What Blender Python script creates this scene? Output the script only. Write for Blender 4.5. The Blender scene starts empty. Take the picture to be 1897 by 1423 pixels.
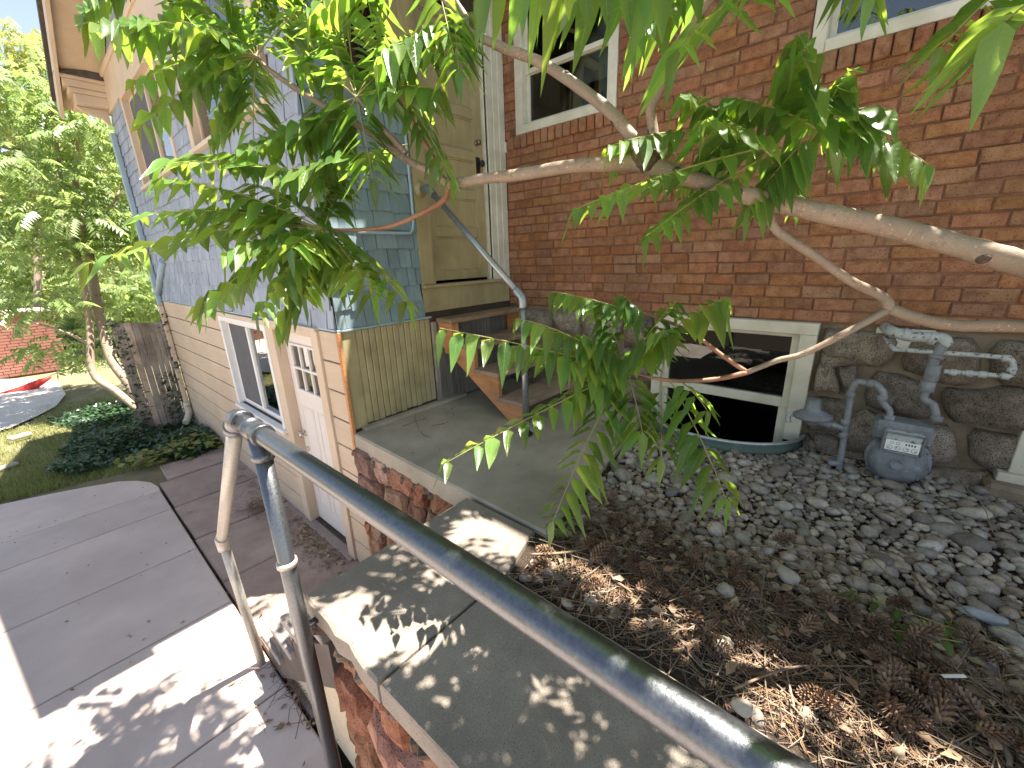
import bpy, math, random
import numpy as np
from mathutils import Vector, Matrix, Quaternion
random.seed(7); RNG = np.random.default_rng(7)
scene = bpy.context.scene
COL = scene.collection
# ------------------------------------------------------------------ camera
F_PX = 765.654
ROT = np.array([[0.65612994, -0.75391987, -0.03314108],
                [-0.2417643, -0.16839829, -0.95561082],
                [0.71487309, 0.6350172, -0.29276206]])
CAM = np.array([0.0, 0.0, 1.3])
cd = bpy.data.cameras.new('camera'); cam = bpy.data.objects.new('camera', cd); COL.objects.link(cam)
cd.sensor_width = 36.0; cd.lens = F_PX / 1897 * 36; cd.clip_start = 0.02; cd.clip_end = 2000
cam.matrix_world = Matrix((
    (ROT[0, 0], -ROT[1, 0], -ROT[2, 0], CAM[0]),
    (ROT[0, 1], -ROT[1, 1], -ROT[2, 1], CAM[1]),
    (ROT[0, 2], -ROT[1, 2], -ROT[2, 2], CAM[2]), (0, 0, 0, 1)))
scene.camera = cam
def at(u, v, d):                       # a point d metres ahead of the lens, in world metres
    return Vector(CAM + ROT.T @ np.array([(u - 948.5) / F_PX, (v - 711.5) / F_PX, 1.0]) * d)
def on_z(u, v, z):
    r = ROT.T @ np.array([u - 948.5, v - 711.5, F_PX]); return Vector(CAM + r * (z - CAM[2]) / r[2])
def on_x(u, v, x):
    r = ROT.T @ np.array([u - 948.5, v - 711.5, F_PX]); return Vector(CAM + r * x / r[0])
def proj(p):
    v = ROT @ (np.array(p) - CAM); return (v[0] / v[2] * F_PX + 948.5, v[1] / v[2] * F_PX + 711.5, v[2])
# ------------------------------------------------------------------ world and sun
SUN_EL = math.radians(70); SAZ = (0.813, -0.583)
w = bpy.data.worlds.new('World'); scene.world = w; w.use_nodes = True
nt = w.node_tree; nt.nodes.clear()
sky = nt.nodes.new('ShaderNodeTexSky'); sky.sky_type = 'NISHITA'; sky.sun_disc = False
sky.sun_elevation = SUN_EL; sky.sun_rotation = math.atan2(SAZ[0], SAZ[1]); sky.altitude = 1600; sky.dust_density = 0.7
bg = nt.nodes.new('ShaderNodeBackground'); bg.inputs[1].default_value = 0.066
hz = nt.nodes.new('ShaderNodeHueSaturation'); hz.inputs['Saturation'].default_value = 0.66; nt.links.new(sky.outputs[0], hz.inputs['Color'])
wo = nt.nodes.new('ShaderNodeOutputWorld'); nt.links.new(hz.outputs[0], bg.inputs[0]); nt.links.new(bg.outputs[0], wo.inputs[0])
sl = bpy.data.lights.new('sun', 'SUN'); sun = bpy.data.objects.new('sun', sl); COL.objects.link(sun)
sl.energy = 5.0; sl.angle = math.radians(0.53); sl.color = (1.0, 0.925, 0.81)
sdir = Vector((SAZ[0] * math.cos(SUN_EL), SAZ[1] * math.cos(SUN_EL), math.sin(SUN_EL)))
sun.rotation_euler = sdir.to_track_quat('Z', 'Y').to_euler(); sun.location = (6, -4, 20)
vs = scene.view_settings; vs.view_transform = 'Standard'; vs.look = 'None'; vs.gamma = 1.0; vs.exposure = 2.25
scene.cycles.max_bounces = 8; scene.cycles.diffuse_bounces = 4; scene.cycles.transparent_max_bounces = 12
scene.cycles.sample_clamp_indirect = 8
# ------------------------------------------------------------------ materials
def ramp(nt, stops):
    n = nt.nodes.new('ShaderNodeValToRGB'); e = n.color_ramp.elements
    while len(e) < len(stops): e.new(0.5)
    for i, (p, c) in enumerate(stops): e[i].position = p; e[i].color = (*c, 1)
    return n
def pm(name, cols, scale=6, rough=.8, bump=.3, bscale=60, bdist=.004, rnd=0.0, hue=0.0, metal=0, stretch=(1, 1, 1), speck=None, spec=.4, detail=6, stain=None, lo=.3, hi=.7, roughvar=0.0, spots=None):
    m = bpy.data.materials.new(name); m.use_nodes = True; nt = m.node_tree; N = nt.nodes; L = nt.links
    b = N['Principled BSDF']; b.inputs['Roughness'].default_value = rough; b.inputs['Metallic'].default_value = metal
    b.inputs['Specular IOR Level'].default_value = spec
    g = N.new('ShaderNodeNewGeometry'); mp = N.new('ShaderNodeMapping'); mp.inputs['Scale'].default_value = stretch
    L.new(g.outputs['Position'], mp.inputs['Vector'])
    n1 = N.new('ShaderNodeTexNoise'); n1.inputs['Scale'].default_value = scale; n1.inputs['Detail'].default_value = detail; n1.inputs['Roughness'].default_value = .62
    oi = N.new('ShaderNodeObjectInfo')
    ad = N.new('ShaderNodeMath'); ad.operation = 'ADD'; L.new(oi.outputs['Random'], ad.inputs[0]); L.new(g.outputs['Random Per Island'], ad.inputs[1])
    fr = N.new('ShaderNodeMath'); fr.operation = 'FRACT'; L.new(ad.outputs[0], fr.inputs[0])
    off = N.new('ShaderNodeVectorMath'); off.operation = 'ADD'; L.new(mp.outputs[0], off.inputs[0])
    sc = N.new('ShaderNodeMath'); sc.operation = 'MULTIPLY'; sc.inputs[1].default_value = 37 if rnd else 0; L.new(fr.outputs[0], sc.inputs[0]); L.new(sc.outputs[0], off.inputs[1])
    L.new(off.outputs[0], n1.inputs['Vector'])
    k = len(cols); r = ramp(nt, [(lo + (hi - lo) * i / (k - 1), c) for i, c in enumerate(cols)]); L.new(n1.outputs[0], r.inputs[0])
    out = r.outputs[0]
    def mix(fac, c, blend='MIX'):
        nonlocal out
        mx = N.new('ShaderNodeMix'); mx.data_type = 'RGBA'; mx.blend_type = blend
        if isinstance(fac, float): mx.inputs[0].default_value = fac
        else: L.new(fac, mx.inputs[0])
        L.new(out, mx.inputs[6])
        if isinstance(c, tuple): mx.inputs[7].default_value = (*c, 1)
        else: L.new(c, mx.inputs[7])
        out = mx.outputs[2]
    if speck:                                            # fine aggregate / grains
        sn = N.new('ShaderNodeTexNoise'); sn.inputs['Scale'].default_value = speck[0]; sn.inputs['Detail'].default_value = 2; L.new(off.outputs[0], sn.inputs['Vector'])
        sr = ramp(nt, [(speck[2], (0, 0, 0)), (min(speck[2] + .08, 1), (1, 1, 1))]); L.new(sn.outputs[0], sr.inputs[0]); mix(sr.outputs[0], speck[1])
    if spots:
        sn = N.new('ShaderNodeTexNoise'); sn.inputs['Scale'].default_value = spots[0]; sn.inputs['Detail'].default_value = 3; L.new(off.outputs[0], sn.inputs['Vector'])
        sr = ramp(nt, [(spots[2], (0, 0, 0)), (min(spots[2] + .06, 1), (1, 1, 1))]); L.new(sn.outputs[0], sr.inputs[0]); mix(sr.outputs[0], spots[1])
    if stain:                                            # broad weathering
        sn = N.new('ShaderNodeTexNoise'); sn.inputs['Scale'].default_value = stain[0]; sn.inputs['Detail'].default_value = 5; L.new(g.outputs['Position'], sn.inputs['Vector'])
        sr = ramp(nt, [(.42, (0, 0, 0)), (.72, (stain[2],) * 3)]); L.new(sn.outputs[0], sr.inputs[0]); mix(sr.outputs[0], stain[1])
    if rnd or hue:
        hs = N.new('ShaderNodeHueSaturation'); L.new(out, hs.inputs['Color'])
        mr = N.new('ShaderNodeMapRange'); mr.inputs[3].default_value = 1 - rnd; mr.inputs[4].default_value = 1 + rnd; L.new(fr.outputs[0], mr.inputs[0]); L.new(mr.outputs[0], hs.inputs['Value'])
        m2 = N.new('ShaderNodeMath'); m2.operation = 'MULTIPLY'; m2.inputs[1].default_value = 7.31; L.new(fr.outputs[0], m2.inputs[0])
        m3 = N.new('ShaderNodeMath'); m3.operation = 'FRACT'; L.new(m2.outputs[0], m3.inputs[0])
        mh = N.new('ShaderNodeMapRange'); mh.inputs[3].default_value = .5 - hue; mh.inputs[4].default_value = .5 + hue; L.new(m3.outputs[0], mh.inputs[0]); L.new(mh.outputs[0], hs.inputs['Hue'])
        m4 = N.new('ShaderNodeMath'); m4.operation = 'MULTIPLY'; m4.inputs[1].default_value = 13.7; L.new(fr.outputs[0], m4.inputs[0])
        m5 = N.new('ShaderNodeMath'); m5.operation = 'FRACT'; L.new(m4.outputs[0], m5.inputs[0])
        ms = N.new('ShaderNodeMapRange'); ms.inputs[3].default_value = 1 - rnd * .8; ms.inputs[4].default_value = 1 + rnd * .4; L.new(m5.outputs[0], ms.inputs[0]); L.new(ms.outputs[0], hs.inputs['Saturation'])
        out = hs.outputs[0]
    L.new(out, b.inputs['Base Color'])
    n2 = N.new('ShaderNodeTexNoise'); n2.inputs['Scale'].default_value = bscale; n2.inputs['Detail'].default_value = 5; n2.inputs['Roughness'].default_value = .65; L.new(off.outputs[0], n2.inputs['Vector'])
    bp = N.new('ShaderNodeBump'); bp.inputs['Strength'].default_value = bump; bp.inputs['Distance'].default_value = bdist
    L.new(n2.outputs[0], bp.inputs['Height']); L.new(bp.outputs[0], b.inputs['Normal'])
    if roughvar:
        mr = N.new('ShaderNodeMapRange'); mr.inputs[3].default_value = rough - roughvar; mr.inputs[4].default_value = rough + roughvar; L.new(n1.outputs[0], mr.inputs[0]); L.new(mr.outputs[0], b.inputs['Roughness'])
    return m
def leafmat(name, base, trans, tfac=.45, rough=.38, rnd=.25, veins=True):
    m = bpy.data.materials.new(name); m.use_nodes = True; nt = m.node_tree; N = nt.nodes; L = nt.links
    b = N['Principled BSDF']; b.inputs['Roughness'].default_value = rough; b.inputs['Specular IOR Level'].default_value = .55
    o = N['Material Output']; t = N.new('ShaderNodeBsdfTranslucent'); mx = N.new('ShaderNodeMixShader'); mx.inputs[0].default_value = tfac
    g = N.new('ShaderNodeNewGeometry')
    def hsv(c, k):
        h = N.new('ShaderNodeHueSaturation'); h.inputs['Color'].default_value = (*c, 1)
        a = N.new('ShaderNodeMapRange'); a.inputs[3].default_value = 1 - rnd; a.inputs[4].default_value = 1 + rnd; L.new(g.outputs['Random Per Island'], a.inputs[0]); L.new(a.outputs[0], h.inputs['Value'])
        m3 = N.new('ShaderNodeMath'); m3.operation = 'MULTIPLY'; m3.inputs[1].default_value = 5.7; L.new(g.outputs['Random Per Island'], m3.inputs[0])
        m4 = N.new('ShaderNodeMath'); m4.operation = 'FRACT'; L.new(m3.outputs[0], m4.inputs[0])
        a2 = N.new('ShaderNodeMapRange'); a2.inputs[3].default_value = .462; a2.inputs[4].default_value = .52; L.new(m4.outputs[0], a2.inputs[0]); L.new(a2.outputs[0], h.inputs['Hue'])
        return h.outputs[0]
    cb = hsv(base, 0); ct = hsv(trans, 1)
    if veins:
        uv = N.new('ShaderNodeUVMap'); sp = N.new('ShaderNodeSeparateXYZ'); L.new(uv.outputs[0], sp.inputs[0])
        def mth(op, a, bb=None):
            n = N.new('ShaderNodeMath'); n.operation = op
            for i, x in enumerate((a, bb)):
                if x is None: continue
                if isinstance(x, (int, float)): n.inputs[i].default_value = x
                else: L.new(x, n.inputs[i])
            return n.outputs[0]
        du = mth('ABSOLUTE', mth('SUBTRACT', sp.outputs[0], .5))
        mid = mth('LESS_THAN', du, .022)
        vv = mth('FRACT', mth('MULTIPLY', mth('SUBTRACT', sp.outputs[1], mth('MULTIPLY', du, .22)), 9.0))
        side = mth('MULTIPLY', mth('LESS_THAN', vv, .11), .5)
        vein = mth('MAXIMUM', mid, side)
        def vm(c, col):
            q = N.new('ShaderNodeMix'); q.data_type = 'RGBA'; L.new(vein, q.inputs[0]); L.new(c, q.inputs[6]); q.inputs[7].default_value = (*col, 1); return q.outputs[2]
        cb = vm(cb, tuple(min(1, x * 1.7 + .02) for x in base)); ct = vm(ct, tuple(x * .75 for x in trans))
        bp = N.new('ShaderNodeBump'); bp.inputs['Strength'].default_value = .35; bp.inputs['Distance'].default_value = .002; bp.invert = True
        L.new(vein, bp.inputs['Height']); L.new(bp.outputs[0], b.inputs['Normal'])
    L.new(cb, b.inputs['Base Color']); L.new(ct, t.inputs['Color'])
    L.new(b.outputs[0], mx.inputs[1]); L.new(t.outputs[0], mx.inputs[2]); L.new(mx.outputs[0], o.inputs[0])
    return m
def glassmat(name, tint=(.85, .9, .88), boost=1.0):
    m = bpy.data.materials.new(name); m.use_nodes = True; nt = m.node_tree; N = nt.nodes; L = nt.links; N.remove(N['Principled BSDF'])
    t = N.new('ShaderNodeBsdfTransparent'); t.inputs[0].default_value = (*tint, 1)
    g = N.new('ShaderNodeBsdfGlossy'); g.inputs['Roughness'].default_value = .012
    lw = N.new('ShaderNodeFresnel'); lw.inputs[0].default_value = 1.62
    mu = N.new('ShaderNodeMath'); mu.operation = 'MULTIPLY'; mu.use_clamp = True; mu.inputs[1].default_value = boost; L.new(lw.outputs[0], mu.inputs[0])
    no = N.new('ShaderNodeTexNoise'); no.inputs['Scale'].default_value = 2.2; tc = N.new('ShaderNodeNewGeometry'); L.new(tc.outputs['Position'], no.inputs['Vector'])
    bp = N.new('ShaderNodeBump'); bp.inputs['Strength'].default_value = .06; bp.inputs['Distance'].default_value = .02; L.new(no.outputs[0], bp.inputs['Height']); L.new(bp.outputs[0], g.inputs['Normal'])
    mx = N.new('ShaderNodeMixShader'); L.new(mu.outputs[0], mx.inputs[0]); L.new(t.outputs[0], mx.inputs[1]); L.new(g.outputs[0], mx.inputs[2]); L.new(mx.outputs[0], N['Material Output'].inputs[0])
    return m
MT = dict(
    brick=pm('brick', [(.20, .08, .036), (.33, .146, .067), (.41, .205, .108)], 17, .94, 1.0, 110, .010, rnd=.15, hue=.007, speck=(240, (.38, .23, .14), .60), spots=(130, (.11, .05, .03), .61), stain=(2.2, (.18, .085, .05), .5), stretch=(1, 1, 1)),
    mortar=pm('mortar', [(.19, .09, .055), (.28, .14, .088)], 15, .95, .6, 160, .004, stain=(3, (.04, .025, .02), .7)),
    stone=pm('foundation_stone', [(.13, .10, .072), (.25, .195, .145), (.34, .275, .21)], 14, .9, 1.0, 70, .012, rnd=.28, speck=(150, (.04, .03, .024), .55), spots=(210, (.42, .36, .29), .66)),
    stonemortar=pm('stone_mortar', [(.18, .135, .092), (.28, .215, .15)], 12, .95, .8, 90, .006),
    redstone=pm('red_sandstone', [(.15, .068, .038), (.33, .165, .095), (.42, .245, .16)], 9, .9, 1.0, 45, .016, rnd=.3, hue=.015, speck=(120, (.1, .05, .035), .6)),
    redmortar=pm('old_mortar', [(.10, .065, .045), (.24, .17, .12)], 14, .95, 1.0, 60, .015),
    walk=pm('walkway_concrete', [(.215, .182, .150), (.315, .27, .225)], 5, .92, .5, 230, .003, speck=(260, (.05, .047, .04), .6), spots=(170, (.42, .39, .33), .66), stain=(1.6, (.12, .10, .08), .5)),
    landing=pm('landing_concrete', [(.36, .31, .245), (.46, .40, .32)], 4, .92, .35, 230, .003, speck=(260, (.09, .08, .06), .62), spots=(180, (.45, .42, .34), .68), stain=(1.3, (.14, .13, .085), .75)),
    patio=pm('patio_concrete', [(.53, .435, .38), (.62, .52, .46)], 3, .9, .25, 180, .002, rnd=.05, speck=(150, (.33, .30, .28), .68), stain=(.7, (.35, .295, .26), .65)),
    pinkslab=pm('pink_slab', [(.31, .228, .187), (.43, .328, .272)], 5, .92, .6, 130, .004, rnd=.12, speck=(200, (.12, .085, .07), .6), stain=(1.5, (.24, .17, .14), .6)),
    blue=pm('blue_shingle', [(.165, .235, .265), (.23, .31, .345)], 7, .7, .5, 50, .004, rnd=.13, hue=.012, stretch=(9, 9, .8), stain=(4, (.10, .16, .20), .45)),
    lilac=pm('lilac_shingle', [(.265, .305, .375), (.355, .40, .475)], 7, .7, .5, 50, .004, rnd=.10, hue=.008, stretch=(9, 9, .8), stain=(3, (.17, .19, .27), .5)),
    beige=pm('beige_siding', [(.52, .40, .285), (.60, .47, .345)], 5, .6, .2, 70, .002, stretch=(1, .5, 5), rnd=.03, stain=(1.6, (.42, .32, .225), .5)),
    trim=pm('beige_trim', [(.56, .44, .32), (.63, .50, .38)], 6, .55, .2, 60, .002, stain=(3, (.42, .32, .23), .5)),
    yellow=pm('khaki_paint', [(.34, .285, .15), (.42, .355, .20)], 6, .6, .3, 60, .002, stretch=(3, 3, .6), rnd=.04, stain=(4, (.24, .195, .105), .6)),
    bead=pm('beadboard_paint', [(.36, .305, .155), (.44, .38, .215)], 6, .55, .3, 60, .003, stretch=(4, 4, .5), rnd=.05, stain=(5, (.22, .185, .10), .6)),
    white=pm('white_paint', [(.55, .53, .44), (.68, .66, .57)], 8, .55, .3, 60, .002, stain=(5, (.38, .36, .28), .5)),
    wintrim=pm('cream_trim', [(.57, .52, .41), (.66, .61, .50)], 8, .55, .3, 60, .002, stain=(6, (.4, .34, .25), .5)),
    doorwhite=pm('white_door', [(.66, .60, .55), (.72, .66, .61)], 5, .45, .1, 60, .001),
    groove=pm('shadow_gap', [(.05, .04, .03), (.08, .06, .045)], 8, .9),  # dark core colour puts the shade of the clapboard gaps into paint
    redwood=pm('red_wood', [(.44, .19, .075), (.62, .30, .135)], 5, .7, .4, 60, .002, stretch=(8, 1, 8), stain=(4, (.10, .045, .02), .4)),
    treadwood=pm('tread_wood', [(.25, .165, .105), (.38, .265, .18)], 5, .75, .5, 60, .002, stretch=(1, 10, 6), rnd=.1, stain=(5, (.10, .065, .045), .6)),
    greywood=pm('grey_wood', [(.32, .255, .205), (.54, .45, .37)], 5, .85, .6, 60, .003, stretch=(12, 12, 1), rnd=.25, stain=(3, (.07, .05, .04), .7)),
    oldboard=pm('old_board', [(.11, .10, .09), (.22, .20, .175)], 5, .85, .6, 60, .003, stretch=(10, 10, 1), rnd=.2),
    stairwood=pm('stair_wood', [(.22, .19, .17), (.36, .32, .29)], 5, .8, .5, 60, .003, stretch=(2, 8, 8), rnd=.1),
    darkwood=pm('dark_wood', [(.06, .045, .038), (.12, .095, .085)], 6, .8, .4),
    creamboard=pm('cream_board', [(.55, .45, .30), (.66, .56, .40)], 6, .6, .4, 50, .003, stretch=(2, 2, 10), spots=(26, (.12, .07, .04), .66)),
    pipe=pm('galvanised_pipe', [(.11, .118, .131), (.165, .174, .188)], 130, .34, .3, 260, .001, metal=.85, spots=(160, (.24, .235, .22), .70), roughvar=.16),
    pipemid=pm('zinc_pipe', [(.27, .29, .31), (.38, .40, .42)], 70, .38, .3, 220, .001, metal=.8, roughvar=.12, spots=(110, (.16, .16, .16), .67)),
    pipelight=pm('weathered_pipe', [(.36, .34, .31), (.48, .46, .42)], 50, .5, .4, 200, .001, metal=.55, roughvar=.15, spots=(90, (.2, .18, .15), .68)),
    greypipe=pm('grey_painted_pipe', [(.17, .18, .192), (.26, .272, .288)], 40, .42, .3, 160, .001, spots=(60, (.36, .38, .4), .68), stain=(9, (.1, .1, .1), .5)),
    meter=pm('meter_paint', [(.15, .158, .168), (.25, .26, .275)], 22, .45, .35, 140, .002, spots=(45, (.32, .35, .38), .66), stain=(7, (.08, .08, .085), .7)),
    meterlight=pm('chipped_paint', [(.33, .35, .35), (.46, .48, .47)], 35, .5, .4, 120, .002, spots=(45, (.13, .11, .09), .58), speck=(90, (.2, .14, .09), .66)),
    bluepipe=pm('blue_conduit', [(.27, .37, .44), (.33, .44, .51)], 8, .5, .1),
    black=pm('black_iron', [(.015, .014, .013), (.03, .028, .026)], 20, .5, .2),
    brass=pm('old_brass', [(.20, .15, .09), (.32, .25, .16)], 30, .35, .2, metal=.8),
    nickel=pm('satin_nickel', [(.5, .46, .4), (.6, .55, .48)], 30, .3, .1, metal=.9),
    dial=pm('dial_white', [(.72, .71, .68), (.8, .79, .76)], 20, .5, .05),
    ink=pm('print_ink', [(.03, .03, .03), (.05, .05, .05)], 20, .6, .05),
    well=pm('green_well', [(.10, .15, .12), (.16, .22, .18)], 10, .5, .2, metal=.2),
    galv=pm('galvanised_rim', [(.36, .38, .40), (.5, .52, .54)], 30, .45, .2, metal=.7),
    soil=pm('soil', [(.025, .017, .012), (.06, .042, .028)], 14, .98, 1.0, 60, .02, speck=(140, (.16, .11, .07), .62)),
    earth=pm('earth', [(.13, .12, .06), (.23, .20, .115)], 3, .98, .8, 40, .02),
    pebble=pm('pebble', [(.20, .165, .13), (.41, .35, .285)], 30, .75, .3, 150, .002, rnd=.48, hue=.02, speck=(170, (.1, .09, .08), .64)),
    litter=pm('needle_litter', [(.10, .056, .032), (.26, .16, .095)], 9, .9, .2, rnd=.5, hue=.02),
    twig=pm('dry_twig', [(.14, .095, .06), (.30, .225, .155)], 25, .9, .6, 120, .003, rnd=.3),
    cone=pm('pine_cone', [(.10, .056, .03), (.27, .165, .10)], 30, .85, .4, 100, .003, rnd=.3),
    bark=pm('pale_bark', [(.20, .142, .102), (.32, .235, .175)], 9, .6, .6, 90, .003, spots=(150, (.50, .41, .33), .64), speck=(60, (.19, .145, .11), .60), stain=(5, (.20, .17, .13), .7)),
    twiggreen=pm('green_stalk', [(.22, .22, .07), (.34, .30, .11)], 10, .5, .1),
    redtwig=pm('red_twig', [(.20, .09, .05), (.32, .17, .10)], 14, .55, .3),
    scar=pm('leaf_scar', [(.05, .035, .028), (.13, .09, .07)], 60, .9, .8, 120, .004),
    farbark=pm('far_bark', [(.24, .18, .13), (.36, .28, .20)], 6, .8, .5, 40, .01),
    rust=pm('rusty_iron', [(.10, .05, .03), (.2, .1, .06)], 40, .85, .5, 120, .002),
    roofing=pm('roof_shingle', [(.06, .05, .045), (.11, .095, .085)], 12, .95, .6, 80, .006),
    soffit=pm('soffit_paint', [(.50, .38, .26), (.58, .45, .32)], 6, .6, .15),
    roomdark=pm('dark_room', [(.012, .014, .017), (.02, .022, .026)], 3, .95, .05),  # near-black colour paints the shade of unlit rooms behind the panes
    blind=pm('grey_blind', [(.20, .205, .20), (.26, .265, .26)], 4, .9, .1, stretch=(1, 1, 25)),
    screen=pm('insect_screen', [(.085, .085, .09), (.11, .11, .115)], 4, .8, .1),
    red=pm('red_fabric', [(.42, .02, .02), (.55, .04, .035)], 5, .6, .3, 20, .01),
    farbrick=pm('far_brick', [(.24, .10, .075), (.34, .16, .12)], 3, .9, .4),
    paleconc=pm('pale_concrete', [(.50, .46, .42), (.60, .56, .51)], 2, .9, .3),
    whitestone=pm('white_stone', [(.30, .26, .21), (.42, .37, .30)], 8, .85, .5),
    vinyl=pm('white_vinyl', [(.72, .71, .69), (.78, .77, .75)], 5, .35, .05),
    foam=pm('white_filler', [(.55, .53, .48), (.7, .68, .62)], 20, .9, .7, 60, .008),
    deadleaf=pm('dead_leaf', [(.18, .11, .06), (.34, .24, .15)], 10, .8, .3, rnd=.35, hue=.02),
    bottle=pm('grey_rock', [(.22, .235, .25), (.36, .38, .4)], 25, .5, .3),
)
MT['leaf'] = leafmat('tree_leaf', (.08, .16, .042), (.38, .61, .07), .45, .27, rnd=.36)
MT['farleaf'] = leafmat('far_leaf', (.16, .23, .085), (.42, .58, .17), .48, .45, rnd=.35, veins=False)
MT['farleaf2'] = leafmat('far_leaf_yellow', (.20, .23, .075), (.50, .58, .15), .48, .45, rnd=.35, veins=False)
MT['ivy'] = leafmat('ivy_leaf', (.04, .085, .045), (.11, .2, .06), .22, .3, rnd=.4, veins=False)
MT['grass'] = leafmat('grass_blade', (.20, .24, .075), (.38, .44, .12), .35, .55, rnd=.4, veins=False)
MT['glass'] = glassmat('window_glass', (.8, .85, .83), 1.7); MT['glassdark'] = glassmat('storm_glass', (.55, .58, .58), 1.0)
# ------------------------------------------------------------------ mesh helpers
def tag(o, label=None, cat=None, group=None, kind=None):
    if label: o['label'] = label
    if cat: o['category'] = cat
    if group: o['group'] = group
    if kind: o['kind'] = kind
    return o
def empty(name, loc, label=None, cat=None, group=None, kind=None):
    o = bpy.data.objects.new(name, None); COL.objects.link(o); o.location = loc; o.empty_display_size = .1
    return tag(o, label, cat, group, kind)
WORLD_OFF = {}
def link(name, me, parent=None, loc=None, rot=None, scale=None):
    o = bpy.data.objects.new(name, me); COL.objects.link(o)
    if parent is not None:
        o.parent = parent; p = parent; off = Vector((0, 0, 0))
        while p is not None: off += p.location; p = p.parent
        o.location = (Vector(loc) if loc is not None else Vector((0, 0, 0))) - off
    elif loc is not None: o.location = loc
    if rot is not None: o.rotation_euler = rot
    if scale is not None: o.scale = scale
    return o
class MB:
    def __init__(s): s.v = []; s.f = []; s.mi = []; s.uv = []; s.cur = 0; s.sm = []; s.smooth = False
    def add(s, vs, fs, uvs=None):
        b = len(s.v); s.v.extend([tuple(x) for x in vs])
        for i, f in enumerate(fs):
            s.f.append(tuple(b + k for k in f)); s.mi.append(s.cur); s.sm.append(s.smooth)
        s.uv.extend(uvs if uvs is not None else [(0, 0)] * len(vs))
        return s
    def box(s, lo, hi, ch=0.0, M=None):
        x0, y0, z0 = lo; x1, y1, z1 = hi
        if ch <= 0:
            vs = [(x, y, z) for x in (x0, x1) for y in (y0, y1) for z in (z0, z1)]
            fs = [(0, 1, 3, 2), (4, 6, 7, 5), (0, 4, 5, 1), (2, 3, 7, 6), (0, 2, 6, 4), (1, 5, 7, 3)]
        else:
            c = min(ch, abs(x1 - x0) * .45, abs(y1 - y0) * .45, abs(z1 - z0) * .45)
            vs = []; idx = {}
            X = (x0, x1); Y = (y0, y1); Z = (z0, z1)
            for i in (0, 1):
                for j in (0, 1):
                    for k in (0, 1):
                        sx = 1 - 2 * i; sy = 1 - 2 * j; sz = 1 - 2 * k
                        for a in range(3):
                            p = [X[i] + sx * c, Y[j] + sy * c, Z[k] + sz * c]; p[a] = (X[i], Y[j], Z[k])[a]
                            idx[i, j, k, a] = len(vs); vs.append(tuple(p))
            fs = []
            for i in (0, 1): fs.append([idx[i, 0, 0, 0], idx[i, 1, 0, 0], idx[i, 1, 1, 0], idx[i, 0, 1, 0]])
            for i in (0, 1): fs.append([idx[0, i, 0, 1], idx[1, i, 0, 1], idx[1, i, 1, 1], idx[0, i, 1, 1]])
            for i in (0, 1): fs.append([idx[0, 0, i, 2], idx[1, 0, i, 2], idx[1, 1, i, 2], idx[0, 1, i, 2]])
            for j in (0, 1):
                for k in (0, 1):
                    fs.append([idx[0, j, k, 1], idx[1, j, k, 1], idx[1, j, k, 2], idx[0, j, k, 2]])
                    fs.append([idx[j, 0, k, 0], idx[j, 1, k, 0], idx[j, 1, k, 2], idx[j, 0, k, 2]])
                    fs.append([idx[j, k, 0, 0], idx[j, k, 1, 0], idx[j, k, 1, 1], idx[j, k, 0, 1]])
            for i in (0, 1):
                for j in (0, 1):
                    for k in (0, 1): fs.append([idx[i, j, k, 0], idx[i, j, k, 1], idx[i, j, k, 2]])
            cen = Vector(((x0 + x1) / 2, (y0 + y1) / 2, (z0 + z1) / 2)); out = []
            for f in fs:
                a, b, d = (Vector(vs[f[0]]), Vector(vs[f[1]]), Vector(vs[f[2]]))
                if (b - a).cross(d - a).dot(a - cen) < 0: f = f[::-1]
                out.append(f)
            fs = out
        if M is not None: vs = [M @ Vector(v) for v in vs]
        return s.add(vs, fs)
    def tube(s, pts, rad, n=10, cap=True):
        pts = [Vector(p) for p in pts]; rad = [rad] * len(pts) if isinstance(rad, (int, float)) else rad
        vs = []; fs = []; nrm = None
        for i, p in enumerate(pts):
            t = (pts[min(i + 1, len(pts) - 1)] - pts[max(i - 1, 0)]).normalized()
            if nrm is None: nrm = t.orthogonal().normalized()
            else: nrm = (nrm - t * nrm.dot(t)).normalized()
            bn = t.cross(nrm)
            for k in range(n):
                a = 2 * math.pi * k / n; vs.append(p + (nrm * math.cos(a) + bn * math.sin(a)) * rad[i])
        for i in range(len(pts) - 1):
            for k in range(n):
                k2 = (k + 1) % n; fs.append((i * n + k, i * n + k2, (i + 1) * n + k2, (i + 1) * n + k))
        if cap: fs.append(tuple(range(n - 1, -1, -1))); fs.append(tuple(range((len(pts) - 1) * n, len(pts) * n)))
        s.smooth = True; s.add(vs, fs); s.smooth = False
        if cap: s.sm[-1] = s.sm[-2] = False
        return s
    def lathe(s, prof, M, n=24):               # prof: (radius, height) along local z of M
        vs = []; fs = []
        for r, h in prof:
            for k in range(n):
                a = 2 * math.pi * k / n; vs.append(M @ Vector((r * math.cos(a), r * math.sin(a), h)))
        for i in range(len(prof) - 1):
            for k in range(n):
                k2 = (k + 1) % n; fs.append((i * n + k, i * n + k2, (i + 1) * n + k2, (i + 1) * n + k))
        fs.append(tuple(range(n - 1, -1, -1))); fs.append(tuple(range((len(prof) - 1) * n, len(prof) * n)))
        s.smooth = True; s.add(vs, fs); s.smooth = False; return s
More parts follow.
